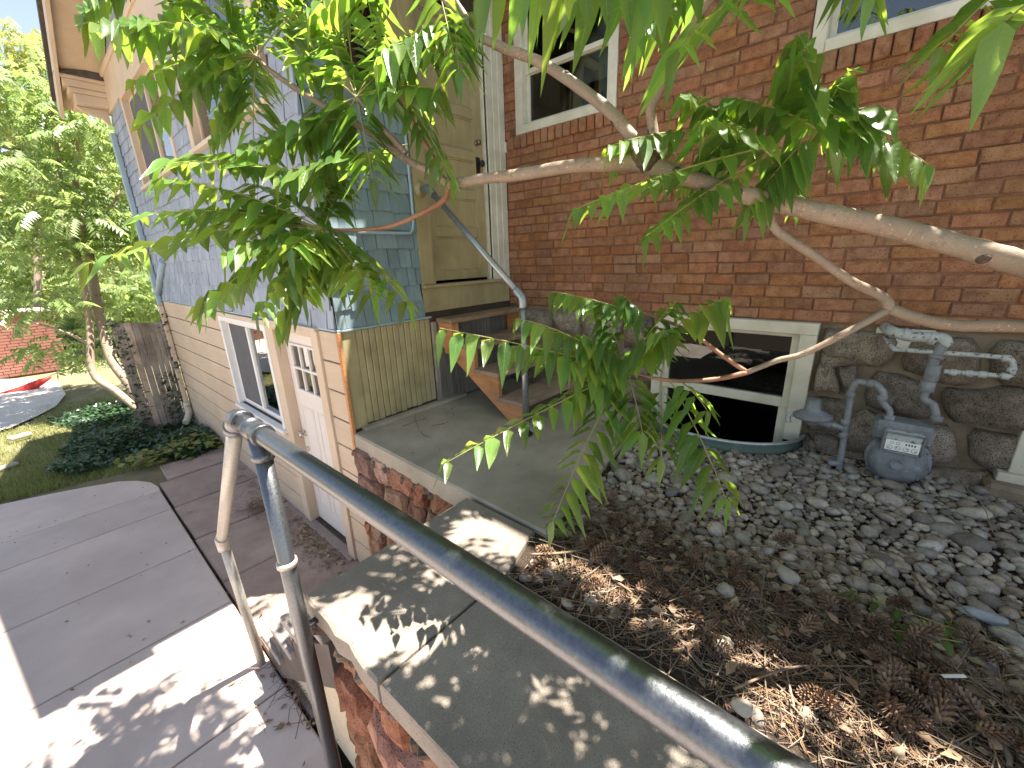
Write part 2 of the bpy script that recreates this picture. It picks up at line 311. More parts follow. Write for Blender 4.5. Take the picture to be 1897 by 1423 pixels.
    def prism(s, poly, axis, a0, a1):          # poly in the two other axes (cyclic order), extruded along axis
        def P(u, v, w):
            return {'x': (w, u, v), 'y': (u, w, v), 'z': (u, v, w)}[axis]
        n = len(poly); vs = [P(u, v, a0) for u, v in poly] + [P(u, v, a1) for u, v in poly]
        fs = [tuple(range(n - 1, -1, -1)), tuple(range(n, 2 * n))] + [(i, (i + 1) % n, n + (i + 1) % n, n + i) for i in range(n)]
        return s.add(vs, fs)
    def mesh(s, name, mats):
        me = bpy.data.meshes.new(name); me.from_pydata(s.v, [], s.f)
        for m in (mats if isinstance(mats, (list, tuple)) else [mats]): me.materials.append(MT[m])
        me.polygons.foreach_set('material_index', s.mi); me.polygons.foreach_set('use_smooth', s.sm)
        if any(u != (0, 0) for u in s.uv[:60]):
            ul = me.uv_layers.new(name='UVMap'); li = np.empty(len(me.loops), dtype=np.int32); me.loops.foreach_get('vertex_index', li)
            ul.data.foreach_set('uv', np.array(s.uv, dtype=np.float32)[li].ravel())
        me.update(); return me
    def build(s, name, mats, parent=None): return link(name, s.mesh(name, mats), parent)
def catmull(pts, sub=5):
    P = [Vector(p) for p in pts]; P = [P[0] * 2 - P[1]] + P + [P[-1] * 2 - P[-2]]; out = []
    for i in range(1, len(P) - 2):
        for k in range(sub):
            t = k / sub; a, b, c, d = P[i - 1:i + 3]
            out.append(.5 * ((2 * b) + (c - a) * t + (2 * a - 5 * b + 4 * c - d) * t * t + (3 * b - a - 3 * c + d) * t ** 3))
    out.append(P[-2]); return out
def lerps(vals, n):
    return list(np.interp(np.linspace(0, len(vals) - 1, n), range(len(vals)), vals))
def raw_mesh(name, V, Fc, mats, k=3, smooth=False):          # big numpy meshes, all faces with k corners
    me = bpy.data.meshes.new(name); V = np.asarray(V, dtype=np.float32); Fc = np.asarray(Fc, dtype=np.int32); nf = len(Fc)
    me.vertices.add(len(V)); me.vertices.foreach_set('co', V.ravel()); me.loops.add(nf * k); me.loops.foreach_set('vertex_index', Fc.ravel())
    me.polygons.add(nf); me.polygons.foreach_set('loop_start', np.arange(nf, dtype=np.int32) * k)
    if smooth: me.polygons.foreach_set('use_smooth', np.ones(nf, dtype=bool))
    for m in mats: me.materials.append(MT[m])
    me.update(calc_edges=True); return me
def scatter(tv, tf, mats4):                                    # template verts/faces copied by (N,3,3),(N,3)
    Rm, T = mats4; n = len(T); V = np.einsum('nij,vj->nvi', Rm, tv) + T[:, None, :]
    Fc = tf[None] + (np.arange(n) * len(tv))[:, None, None]
    return V.reshape(-1, 3), Fc.reshape(-1, tf.shape[1])
def rand_rot(n, tilt=None, rng=RNG):
    if tilt is None:
        q = rng.normal(size=(n, 4)); q /= np.linalg.norm(q, axis=1)[:, None]
    else:
        a = rng.uniform(0, 2 * np.pi, n); ax = rng.uniform(0, 2 * np.pi, n); t = rng.normal(0, tilt, n)
        qz = np.stack([np.cos(a / 2), 0 * a, 0 * a, np.sin(a / 2)], 1); qt = np.stack([np.cos(t / 2), np.sin(t / 2) * np.cos(ax), np.sin(t / 2) * np.sin(ax), 0 * a], 1)
        w1, x1, y1, z1 = qt.T; w2, x2, y2, z2 = qz.T
        q = np.stack([w1*w2-x1*x2-y1*y2-z1*z2, w1*x2+x1*w2+y1*z2-z1*y2, w1*y2-x1*z2+y1*w2+z1*x2, w1*z2+x1*y2-y1*x2+z1*w2], 1)
    w_, x, y, z = q.T
    return np.stack([np.stack([1-2*(y*y+z*z), 2*(x*y-w_*z), 2*(x*z+w_*y)], -1), np.stack([2*(x*y+w_*z), 1-2*(x*x+z*z), 2*(y*z-w_*x)], -1), np.stack([2*(x*z-w_*y), 2*(y*z+w_*x), 1-2*(x*x+y*y)], -1)], 1)
def axisM(o, z, x=None):
    z = Vector(z).normalized(); x = (Vector(x) if x is not None else z.orthogonal()); x = (x - z * x.dot(z)).normalized(); y = z.cross(x)
    return Matrix(((x.x, y.x, z.x, o[0]), (x.y, y.y, z.y, o[1]), (x.z, y.z, z.z, o[2]), (0, 0, 0, 1)))
XB, YD, XS, ZP = 3.38, 3.004, 1.455, -1.37
# ================================================================== GROUND AND PAVING
MB().add([(-300, -300, -1.62), (300, -300, -1.62), (300, 300, -1.62), (-300, 300, -1.62)], [(0, 1, 2, 3)]).build('ground', 'earth')['kind'] = 'structure'
def sheet(name, x0, x1, y0, y1, z, mat, n=40, amp=.02, zf=None):
    xs = np.linspace(x0, x1, n); ys = np.linspace(y0, y1, n); rg = np.random.default_rng(3)
    ph = rg.uniform(0, 6.28, 6); V = []
    for y in ys:
        for x in xs: V.append((x, y, z + amp * (math.sin(x * 2.1 + ph[0]) * math.sin(y * 1.7 + ph[1]) + .5 * math.sin(x * 5.3 + ph[2]) * math.sin(y * 4.1 + ph[3])) + (zf(x, y) if zf else 0)))
    Fq = [(j * n + i, j * n + i + 1, (j + 1) * n + i + 1, (j + 1) * n + i) for j in range(n - 1) for i in range(n - 1)]
    m = MB(); m.smooth = True; m.add(V, Fq); o = m.build(name, mat); o['kind'] = 'structure'; return o
lawn = sheet('lawn', -14, 1.44, 6.0, 26, ZP - .06, 'earth', 50, .025, lambda x, y: -.05 * max(0, min(1, (6.9 - y) / .5)))
sheet('lower_ground', -14, 3.3, -6, 8.2, ZP - .1, 'soil', 30, .0)
# patio: grey concrete slabs with tooled joints
patio = empty('patio', (0, 4, ZP), kind='structure')
yj = [-2.2, .33, 1.44, 2.545, 3.66, 4.72, 5.81, 6.45]
g = .007
def slab(parent, poly, z0, z1, mat, ch=.008):
    n = len(poly); cx = sum(p[0] for p in poly) / n; cy = sum(p[1] for p in poly) / n
    def inset(d): return [(x + (cx - x) * d / max(.05, math.hypot(cx - x, cy - y)), y + (cy - y) * d / max(.05, math.hypot(cx - x, cy - y))) for x, y in poly]
    top = inset(ch * 1.4); vs = [(x, y, z0) for x, y in poly] + [(x, y, z1 - ch) for x, y in poly] + [(x, y, z1) for x, y in top]
    fs = [(i, (i + 1) % n, n + (i + 1) % n, n + i) for i in range(n)] + [(n + i, n + (i + 1) % n, 2 * n + (i + 1) % n, 2 * n + i) for i in range(n)] + [tuple(range(2 * n, 3 * n))]
    return MB().add(vs, fs).build('slab', mat, parent)
for a, b in zip(yj[:-1], yj[1:]):
    for x0, x1 in ((-2.9, .5), (-5.9, -2.9)):
        slab(patio, [(x0 + g, a + g), (x1 - g, a + g), (x1 - g, b - g), (x0 + g, b - g)], ZP - .1, ZP, 'patio')
cur = [(.5 - g, 6.45 + g), (.5, 6.6), (.46, 6.82), (.36, 7.02), (.2, 7.2), (-.05, 7.34), (-.4, 7.5), (-.85, 7.66), (-1.6, 7.86), (-2.9 + g, 8.1), (-2.9 + g, 6.45 + g)]
slab(patio, cur, ZP - .1, ZP, 'patio')
slab(patio, [(-2.9 - g, 6.45 + g), (-2.9 - g, 8.1), (-4.4, 8.3), (-5.9, 8.2), (-5.9, 6.45 + g)], ZP - .1, ZP, 'patio')
# older pinkish slabs beside the wall
strip = empty('side_path', (1, 5, ZP), kind='structure')
for a, b in ((2.2, 3.1), (3.1, 3.99), (3.99, 4.93), (4.93, 5.85), (5.85, 6.72), (6.75, 7.35)):
    j = random.uniform(-.012, .012)
    x0 = .515 if b < 7 else .62
    slab(strip, [(x0 + random.uniform(0, .012), a + .012), (1.44, a + .012 + j), (1.44, b - .012 + j), (x0 + random.uniform(0, .012), b - .012)], ZP - .1, ZP - .006 + random.uniform(-.006, .006), 'pinkslab', .012)
# brick edging and pale path far left
for i in range(3):
    pass
fp = [on_z(u, v, ZP - .012) for u, v in ((-260, 700), (-60, 703), (60, 702), (108, 708), (122, 730), (104, 752), (70, 770), (20, 792), (-60, 812), (-260, 850))]
MB().add([tuple(p) for p in fp], [tuple(range(9, -1, -1))]).build('far_path', 'paleconc')['kind'] = 'structure'
# landing and walkway
landing = empty('landing', (2.4, 2, 0), kind='structure')
slab(landing, [(1.385, 1.035), (3.365, 1.345), (3.365, 2.99), (1.43, 2.99), (1.40, 2.0)], -.14, 0, 'landing', .012)
walk = empty('walkway', (.9, 0, 0), kind='structure')
for a, b in ((1.022, 1.59), (-.35, 1.012), (-1.6, -.36), (-3.2, -1.61)):
    L = []
    n = 9
    for i in range(n): y = a + (b - a) * i / (n - 1); L.append((.445 + random.uniform(-.012, .012), y))
    xr = 1.372 if b > 1.5 else 1.065
    poly = [(xr if b < 1.5 else 1.07, a)] + ([(1.29, 1.085), (1.372, 1.10)] if b > 1.5 else []) + [(xr, b)] + L[::-1]
    slab(walk, poly, -.10, -.004, 'walk', .010)
# gravel bed
bed = sheet('gravel_bed', 1.0, 3.40, -3.2, 1.36, -.045, 'soil', 44, .012, lambda x, y: .05 * math.exp(-((x - 1.5) / .38) ** 2) * (1 if y < .8 else .3) - .03 * max(0, x - 2.6) - (.9 if (x - 3.38) ** 2 / .5 ** 2 + (y - .8) ** 2 / .56 ** 2 < 1 else 0))
# ================================================================== STONE CELL LAYOUT
def stone_cells(u0, u1, v0, v1, rows, avg, jit, rng, holes=()):
    hs = [rng.uniform(.7, 1.3) for _ in range(rows)]; t = sum(hs); vb = [v0]
    for h in hs: vb.append(vb[-1] + h / t * (v1 - v0))
    NB = 24; us = np.linspace(u0, u1, NB); lines = []
    for k, vbase in enumerate(vb):
        lines.append([vbase + (0 if k in (0, rows) else rng.uniform(-jit, jit)) for _ in us])
    out = []
    for r in range(rows):
        u = u0 - rng.uniform(0, avg * .6); cuts = [u0]
        while True:
            u += avg * rng.uniform(.55, 1.5)
            if u > u1 - avg * .4: break
            if u > u0 + avg * .3: cuts.append(u)
        cuts.append(u1); tilt = [rng.uniform(-.05, .05) for _ in cuts]; tilt[0] = tilt[-1] = 0
        for i in range(len(cuts) - 1):
            poly = []
            a, b = cuts[i], cuts[i + 1]
            for q in (0, .33, .67, 1):
                uu = a + (b - a) * q + (-tilt[i] if q < .5 else -tilt[i + 1]) * (1 if q in (0, 1) else .5); poly.append((uu, np.interp(uu, us, lines[r])))
            for q in (1, .67, .33, 0):
                uu = a + (b - a) * q + (tilt[i] if q < .5 else tilt[i + 1]) * (1 if q in (0, 1) else .5); poly.append((uu, np.interp(uu, us, lines[r + 1])))
            cu = (a + b) / 2; cv = sum(p[1] for p in poly) / 8
            if any(h[0] < cu < h[1] and h[2] < cv < h[3] for h in holes): continue
            out.append(poly)
    return out
def stone_mesh(poly, to3, gap, depth, rng, mb=None, rough=False):
    cu = sum(p[0] for p in poly) / len(poly); cv = sum(p[1] for p in poly) / len(poly)
    P = [Vector((u, v)) for u, v in poly]; C = Vector((cu, cv))
    P = [p + (C - p).normalized() * gap for p in P]
    for _ in range(1):
        Q = []
        for i in range(len(P)): a = P[i]; b = P[(i + 1) % len(P)]; Q += [a * .75 + b * .25, a * .25 + b * .75]
        P = Q
    n = len(P); vs = []; dj = rng.uniform(.8, 1.25)
    for s, d in ((1.0, 0.0), (.97, .45), (.82, .85), (.5, 1.0)):
        for p in P:
            q = C + (p - C) * s * (1 + rng.uniform(-.035, .035)); vs.append(to3(q.x, q.y, d * depth * dj * rng.uniform(.85, 1.15)))
    vs.append(to3(cu, cv, depth * dj)); fs = []
    for r in range(3):
        for i in range(n): i2 = (i + 1) % n; fs.append((r * n + i, r * n + i2, (r + 1) * n + i2, (r + 1) * n + i))
    for i in range(n): fs.append((3 * n + i, 3 * n + (i + 1) % n, 4 * n))
    m = mb or MB(); m.smooth = not rough; m.add(vs, fs); m.smooth = False
    return m
# ================================================================== RETAINING WALL
rw = empty('retaining_wall', (.5, 0, ZP), 'low rubble wall of rough red sandstone under the concrete walkway and landing', 'wall')
MB().box((.54, -3.2, ZP - .1), (.60, 1.52, -.10)).build('mortar_core', 'redmortar', rw)
MB().box((.60, 1.46, ZP - .1), (1.36, 1.52, -.10)).build('mortar_core', 'redmortar', rw)
MB().box((1.455, 1.50, ZP - .1), (1.52, 2.995, -.14)).build('mortar_core', 'redmortar', rw)
rr = random.Random(11)
for poly in stone_cells(-1.2, 1.5, ZP, -.06, 5, .34, .05, rr):
    stone_mesh(poly, lambda u, v, d: (.545 - d, u, v), .010, .085, rr, None, True).build('stone', 'redstone', rw)
for poly in stone_cells(1.5, 2.98, ZP, -.10, 6, .24, .05, rr):
    stone_mesh(poly, lambda u, v, d: (1.46 - d, u, v), .010, .07, rr, None, True).build('stone', 'redstone', rw)
m = MB()                                                      # crumbling mortar lip under the slab edge
for i in range(70):
    y = rr.uniform(-1.1, 1.56); m.box((-.02, -.03, -.02), (.03, .04, .02), .008, axisM((.475 + rr.uniform(-.012, .03), y, -.115 - rr.uniform(0, .04)), (rr.uniform(-.4, .4), rr.uniform(-.4, .4), 1)))
for i in range(46):
    y = rr.uniform(1.6, 2.96); m.box((-.02, -.03, -.02), (.03, .04, .02), .008, axisM((1.425 + rr.uniform(-.012, .02), y, -.15 - rr.uniform(0, .03)), (rr.uniform(-.4, .4), rr.uniform(-.4, .4), 1)))
o = m.build('mortar_lip', 'redmortar', rw); o['kind'] = 'stuff'
# ================================================================== BRICK HOUSE
bh = empty('brick_house', (XB, 1, 0), 'red brick house wall on a granite rubble base, with white windows', 'building')
W1 = (1.805, 2.84, 2.39, 3.75); W2 = (-.95, .557, 2.375, 3.75); BW = (.262, 1.358, -.75, .82); BW2 = (-1.7, -.70, .06, .84)
def wall_holes(lo, hi, holes):                                # split y-z rectangle around holes
    ys = sorted({lo[0], hi[0], *[h[0] for h in holes], *[h[1] for h in holes]}); zs = sorted({lo[1], hi[1], *[h[2] for h in holes], *[h[3] for h in holes]}); out = []
    for a, b in zip(ys[:-1], ys[1:]):
        for c, d in zip(zs[:-1], zs[1:]):
            if not any(h[0] <= (a + b) / 2 <= h[1] and h[2] <= (c + d) / 2 <= h[3] for h in holes): out.append((a, b, c, d))
    return out
m = MB()
for a, b, c, d in wall_holes((-5, .82), (9, 5.1), [W1, W2]): m.box((XB + .006, a, c), (XB + .25, b, d))
m.build('wall', 'mortar', bh)
m = MB()
for a, b, c, d in wall_holes((-5, -1.6), (YD + .3, .82), [BW, BW2]): m.box((XB + .03, a, c), (XB + .25, b, d - .001))
m.build('foundation', 'stonemortar', bh)
# bricks
BC = .0775; BL = .2107; JT = .009
brk = []
z = .824; row = 0
while z < 3.5:
    y = -2.6 - random.uniform(0, .1) + (BL / 2 if row % 2 else 0)
    holes = [h for h in (W1, W2) if h[2] - .115 < z + BC / 2 < h[3]]
    segs = [(-2.6, 2.99)]
    for h in holes:
        ext = .06 if z < h[2] else 0
        ns = []
        for a, b in segs:
            if h[0] - ext > a and h[0] - ext < b: ns.append((a, h[0] - ext))
            if h[1] + ext < b and h[1] + ext > a: ns.append((h[1] + ext, b))
            if h[1] + ext <= a or h[0] - ext >= b: ns.append((a, b))
        segs = ns
    while y < 2.99:
        L = BL if random.random() > .12 else BL * random.choice((.5, .75)); a, b = y + JT / 2, y + L - JT / 2
        for s0, s1 in segs:
            c0, c1 = max(a, s0 + .004), min(b, s1 - .004)
            if c1 - c0 > .03: brk.append(((c0 + c1) / 2, z + BC / 2, c1 - c0, BC - JT))
        y += L
    z += BC; row += 1
bmeshes = []
for i in range(10):
    mb = MB(); e = .006; q = lambda a: random.uniform(-a, a); vs = []
    ring = [(-.5, -.5), (.5, -.5), (.5, .5), (-.5, .5)]
    for y_, z_ in ring: vs.append((.02, y_, z_))
    for y_, z_ in ring: vs.append((.001 + q(.002), y_ + q(.016), z_ + q(.06)))
    for y_, z_ in ring: vs.append((-.005 + q(.003), y_ * .96 + q(.016), z_ * .87 + q(.055)))
    fs = [(k, (k + 1) % 4, 4 + (k + 1) % 4, 4 + k)[::-1] for k in range(4)] + [(4 + k, 4 + (k + 1) % 4, 8 + (k + 1) % 4, 8 + k)[::-1] for k in range(4)] + [(11, 10, 9, 8)]
    mb.add(vs, fs); bmeshes.append(mb.mesh('brick', 'brick'))
def seen(y, z_):
    u, v, d = proj((XB, y, z_)); return d > 0 and -20 < u < 1920 and -20 < v < 1440
brk.sort(key=lambda b: (not seen(b[0], b[1]), (b[0]) ** 2 + XB ** 2 + (b[1] - 1.3) ** 2))
for y, zc, L, h in brk[:300]:
    link('brick', random.choice(bmeshes), bh, (XB + random.uniform(-.002, .003), y, zc), (random.uniform(-.008, .008), random.uniform(-.02, .02), random.uniform(-.008, .008)), (1, L, h))
m = MB()
for y, zc, L, h in brk[300:]:
    m.box((XB - .005 + random.uniform(-.002, .003), y - L / 2, zc - h / 2), (XB + .02, y + L / 2, zc + h / 2), .005)
o = m.build('brickwork', 'brick', bh); o['kind'] = 'stuff'
for h in (W1, W2):                                            # rowlock sills
    y = h[0] - .06; pitch = .079
    while y < h[1] + .06 and y < 2.97:
        if y > -1.1:
            mb = MB(); mb.box((XB - .035, y + .004, h[2] - .112 + random.uniform(-.004, .004)), (XB + .05, min(y + pitch - .005, 2.985), h[2] - .004), .007); mb.build('sill_brick', 'brick', bh)
        y += pitch
# foundation stones
rf = random.Random(5)
for poly in stone_cells(-1.9, 2.98, -.22, .80, 4, .42, .06, rf, holes=[(BW[0] - .1, BW[1] + .1, -9, 9)]) + stone_cells(.02, .25, -.22, .80, 4, .2, .03, rf) + stone_cells(1.37, 1.66, -.22, .80, 4, .28, .04, rf):
    if any(BW[0] < p[0] < BW[1] for p in poly): poly = [((min(p[0], BW[0] - .012) if sum(k[0] for k in poly) / 8 < .8 else max(p[0], BW[1] + .012)), p[1]) for p in poly]
    stone_mesh(poly, lambda u, v, d: (XB + .03 - d, u, v), .022, .09, rf).build('foundation_stone', 'stone', bh)
MB().box((XB - .01, -.28, .70), (XB + .02, -.02, .815), .004).build('filler_patch', 'foam', bh)
# windows in the brick
def sash_window(name, par, h, frame, mat, split=None, depth=.07, frame_out=.012, glass='glass', back='roomdark', blind=False):
    y0, y1, z0, z1 = h; f = frame
    win = empty(name, (XB, (y0 + y1) / 2, z0)); win.parent = par; win.location = Vector((XB, (y0 + y1) / 2, z0)) - par.location
    m = MB(); x0 = XB - frame_out; x1 = XB + .12
    m.box((x0, y0 + .003, z0), (x1, y0 + f, z1), .004).box((x0, y1 - f, z0), (x1, y1 - .003, z1), .004).box((x0 - .012, y0 + f, z0), (x1, y1 - f, z0 + f * .85), .004).box((x0, y0 + f, z1 - f), (x1, y1 - f, z1), .004)
    m.build('window_frame', mat, win)
    s = .035; xs0 = XB + depth - .03; a, b, c, d = y0 + f, y1 - f, z0 + f * .85, z1 - f
    if split:
        for (cc, dd, xo) in ((c, split, xs0 + .025), (split - .03, d, xs0)):
            m = MB(); m.box((xo, a, cc), (xo + .03, a + s, dd), .003).box((xo, b - s, cc), (xo + .03, b, dd), .003).box((xo, a + s, cc), (xo + .03, b - s, cc + s * 1.1), .003).box((xo, a + s, dd - s), (xo + .03, b - s, dd), .003); m.build('sash', mat, win)
            MB().box((xo + .012, a + s, cc + s), (xo + .015, b - s, dd - s)).build('pane', glass, win)
    else:
        MB().box((xs0 + .012, a, c), (xs0 + .015, b, d)).build('pane', glass, win)
    MB().box((XB + .22, y0 - .02, z0 - .05), (XB + .23, y1 + .02, z1)).build('dark_interior', back, win)
    if blind: MB().box((XB + .14, a, blind[0]), (XB + .145, b, blind[1])).build('blind', 'blind', win)
    return win
sash_window('window', bh, W1, .085, 'white', split=2.90, blind=(2.68, 3.7))
sash_window('window', bh, W2, .075, 'white', split=3.2)
# basement window with its cream frame
bwin = empty('basement_window', (XB, .81, 0)); bwin.parent = bh; bwin.location = Vector((XB, .81, 0)) - bh.location
m = MB(); x0 = XB - .055
m.box((x0, BW[0], -.02), (XB + .05, BW[0] + .098, .742), .004).box((x0, BW[1] - .075, -.7), (XB + .05, BW[1], .742), .004).box((x0 - .004, BW[0], .742), (XB + .05, BW[1], .82), .004)
m.build('casing', 'wintrim', bwin)
a, b = BW[0] + .098, BW[1] - .075
m = MB(); x1 = XB - .018
m.box((x1, a, .205), (XB + .05, a + .045, .742), .003).box((x1, b - .05, .205), (XB + .05, b, .742), .003).box((x1, a + .045, .205), (XB + .05, b - .05, .275), .003).box((x1, a + .045, .715), (XB + .05, b - .05, .742), .003)
m.build('sash', 'wintrim', bwin)
MB().box((XB + .012, a + .045, .275), (XB + .015, b - .05, .715)).build('pane', 'glassdark', bwin)
m = MB(); m.box((XB - .002, a, -.72), (XB + .05, a + .06, .205), .003).box((XB - .002, b - .05, -.72), (XB + .05, b, .205), .003).box((XB - .002, a + .06, -.72), (XB + .05, b - .05, -.66), .003); m.build('lower_sash', 'wintrim', bwin)
MB().box((XB + .022, a + .06, -.66), (XB + .025, b - .05, .205)).build('pane', 'glassdark', bwin)
m = MB(); m.box((XB + 1.2, BW[0] - .5, -1.2), (XB + 1.22, BW[1] + .5, .85)).box((XB + .25, BW[0] - .5, .83), (XB + 1.2, BW[1] + .5, .85)).box((XB + .25, BW[0] - .5, -1.2), (XB + 1.2, BW[1] + .5, -1.18)).box((XB + .25, BW[0] - .52, -1.2), (XB + 1.2, BW[0] - .5, .85)).box((XB + .25, BW[1] + .5, -1.2), (XB + 1.2, BW[1] + .52, .85)); m.build('dark_interior', 'roomdark', bwin)
# second cream casing at the right edge
b2 = empty('basement_window', (XB, -1.2, 0)); b2.parent = bh; b2.location = Vector((XB, -1.2, 0)) - bh.location
m = MB(); m.box((x0, -.80, .07), (XB + .05, -.70, .76), .004).box((x0, -1.7, .07), (XB + .05, -1.6, .76), .004).box((x0, -1.7, .76), (XB + .05, -.70, .83), .004).box((x0 - .03, -1.75, .02), (XB + .05, -.66, .07), .004); m.build('casing', 'wintrim', b2)
MB().box((XB + .012, -1.6, .07), (XB + .015, -.80, .76)).build('pane', 'glassdark', b2); MB().box((XB + .2, -1.7, 0), (XB + .21, -.7, .84)).build('dark_interior', 'roomdark', b2)
MB().box((XB - .16, -1.9, -.12), (XB + .02, -.62, .02), .02).build('concrete_ledge', 'stonemortar', bh)
# roof of the brick house
m = MB(); m.prism([(2.88, 5.1), (2.86, 5.28), (7.5, 7.9), (12, 5.2), (12, 5.1)], 'y', -5.4, 9.2); m.build('roof', 'roofing', bh)
MB().box((12, -5, -1.6), (12.2, 9, 5.1)).build('back_wall', 'mortar', bh); MB().box((XB + .25, -5.2, -1.6), (12, -5, 5.1)).build('back_wall', 'mortar', bh); MB().box((XB + .25, 8.9, -1.6), (12, 9.0, 5.1)).build('back_wall', 'mortar', bh)
# window well
ww = empty('window_well', (XB, .81, 0), 'half-round corrugated metal window well below the cream basement window', 'window well')
def wellring(r, zt, zb, wob): return [(XB - .03 - (.44 + r) * math.sin(t), .81 + (.56 + r) * math.cos(t)) for t in np.linspace(.02, math.pi - .02, 40)]
vs = []; fs = []; zz = np.linspace(-.85, .02, 50)
for i, zc in enumerate(zz):
    for (x, y) in wellring(.008 * math.sin(zc * 150), 0, 0, 0): vs.append((x, y, zc))
for i in range(49):
    for k in range(39): fs.append((i * 40 + k, i * 40 + k + 1, (i + 1) * 40 + k + 1, (i + 1) * 40 + k))
mb = MB(); mb.smooth = True; mb.add(vs, fs); mb.build('corrugated_wall', 'well', ww)
MB().tube([(x, y, .035) for x, y in wellring(.012, 0, 0, 0)], .013, 8).build('rim', 'galv', ww)
mb = MB(); mb.add([(x, y, -.84) for x, y in wellring(0, 0, 0, 0)], [tuple(range(40))]); mb.build('well_floor', 'soil', ww)
# ================================================================== SHINGLE ADDITION
ad = empty('shingle_addition', (XS, 6, ZP), 'two-storey addition with blue shingles above beige clapboards and a khaki door', 'building')
YF = 9.02; ZFL = .82
def shingle_mesh(mat):
    out = []
    for i in range(8):
        q = lambda a: random.uniform(-a, a); vs = [(-.5, .002, 1.25), (.5, .002, 1.25), (.5 + q(.02), .02 + q(.006), 0 + q(.05)), (-.5 + q(.02), .02 + q(.006), 0 + q(.05)), (.5, -.004, 0), (-.5, -.004, 0)]
        out.append(MB().add(vs, [(3, 2, 1, 0), (3, 5, 4, 2), (0, 5, 3), (1, 2, 4)]).mesh('shingle', mat))
    return out
def shingle_rows(u0, u1, z0, z1, ex, holes):
    out = []; z = z0
    while z < z1:
        u = u0 - random.uniform(0, .1)
        while u < u1:
            wd = random.uniform(.075, .19); a, b = max(u, u0), min(u + wd - .0065, u1); cu = (a + b) / 2
            if b - a > .02 and not any(h[0] < cu < h[1] and h[2] - ex * .5 < z < h[3] - .02 for h in holes): out.append((cu, z + random.choice((0, 0, 0, -.006, .006)), b - a, ex))
            u += wd
        z += ex
    return out
SWIN = (1.80, 2.16, 2.50, 3.4)
side = shingle_rows(1.44, 2.235, ZFL + .005, 3.6, .141, [(SWIN[0] - .06, 2.30, SWIN[2] - .06, 3.5)])
sm = shingle_mesh('blue')
ns = 0
for u, z, wd, ex in side:
    if z < 2.95:                                   # local: x along wall, y outwards -> world -Y
        o = link('shingle', random.choice(sm), ad, (u, YD - .012, z), (0, 0, 0), (wd, -1, ex)); ns += 1
m = MB()
def shin(m, u, z, wd, ex, face):
    if face == 'side': P = lambda a, d, h: (u + a * wd, YD - .012 - d, z + h * ex)
    else: P = lambda a, d, h: (XS - .012 - d, u - a * wd, z + h * ex)
    q = lambda a: random.uniform(-a, a); d0 = .019 + q(.004)
    m.add([P(-.5, .002, 1.25), P(.5, .002, 1.25), P(.5, d0, q(.02)), P(-.5, d0, q(.02)), P(.5, -.004, 0), P(-.5, -.004, 0)], [(0, 1, 2, 3), (2, 4, 5, 3), (3, 5, 0), (4, 2, 1)])
for s in side:
    if s[1] >= 2.95: shin(m, *s, 'side')
if m.v: o = m.build('shingles_above', 'blue', ad); o['kind'] = 'stuff'
LW1 = (6.12, 7.95, 2.43, 3.46); LW2 = (3.55, 5.30, 2.44, 3.46)
left = shingle_rows(3.02, YF, ZFL + .005, 3.5, .141, [(LW1[0] - .09, LW1[1] + .09, LW1[2] - .09, 9), (LW2[0] - .1, LW2[1] + .1, LW2[2] - .12, 9)])
left.sort(key=lambda s: s[0])
sml = shingle_mesh('lilac')
nl = 300 - ns
for u, z, wd, ex in left[:nl]: link('shingle', random.choice(sml), ad, (XS - .012, u, z), (0, 0, math.radians(-90)), (wd, -1, ex))
m = MB()
for s in left[nl:]: shin(m, *s, 'left')
o = m.build('shingles_beyond', 'lilac', ad); o['kind'] = 'stuff'
# shell walls behind the cladding
m = MB(); DOOR = (2.405, 3.12, 1.12, 3.25)
def wider(h, e=.013): return (h[0] - e, h[1] + e, h[2] - e, h[3] + e)
def wx(m, x0, x1, lo, hi, holes):
    for a, b, c, d in wall_holes(lo, hi, holes): m.box((x0, a, c), (x1, b, d))
def wy(m, y0, y1, lo, hi, holes):
    for a, b, c, d in wall_holes(lo, hi, holes): m.box((a, y0, c), (b, y1, d))
LOWWIN = (4.50, 5.87, -.325, .70); LOWDOOR = (3.41, 4.22, -1.33, .735)
wx(m, XS, XS + .14, (YD, ZP - .1), (YF, 3.75), [wider(h) for h in (LW1, LW2, LOWWIN, LOWDOOR)]); wy(m, YD, YD + .14, (XS + .14, -.2), (XB, 3.6), [wider(SWIN), wider((DOOR[0], DOOR[1], 1.10, DOOR[3]))]); m.box((XS + .14, YF - .14, ZP - .1), (XB + .3, YF, 3.7))
m.build('wall_core', 'groove', ad)
m = MB(); m.prism([(YD, 3.75), (YF, 3.75), (6.0, 5.15)], 'x', XS, XS + .1); m.build('gable_wall', 'lilac', ad)
# roof with overhangs
m = MB(); m.prism([(2.55, 3.60), (2.55, 3.72), (5.93, 5.45), (9.42, 3.72), (9.42, 3.60), (5.93, 5.28)], 'x', .95, XB + .1); m.build('roof', 'roofing', ad)
for s in (1, -1):
    c = 5.93; m = MB(); y0 = c + s * 3.46
    m.prism([(c, 5.26), (y0, 3.57), (y0, 3.60), (c, 5.275)] if s < 0 else [(c, 5.275), (y0, 3.60), (y0, 3.57), (c, 5.26)], 'x', .97, XS - .005); m.build('soffit', 'soffit', ad)
    m = MB(); m.prism([(c, 5.30), (y0, 3.60), (y0, 3.44), (c, 5.13)], 'x', .925, .965); m.build('rake_board', 'trim', ad)
    m = MB(); m.prism([(c, 5.475), (y0 + s * .03, 3.735), (y0 + s * .03, 3.66), (c, 5.40)], 'x', .895, .957); m.build('rake_shingle_edge', 'roofing', ad)
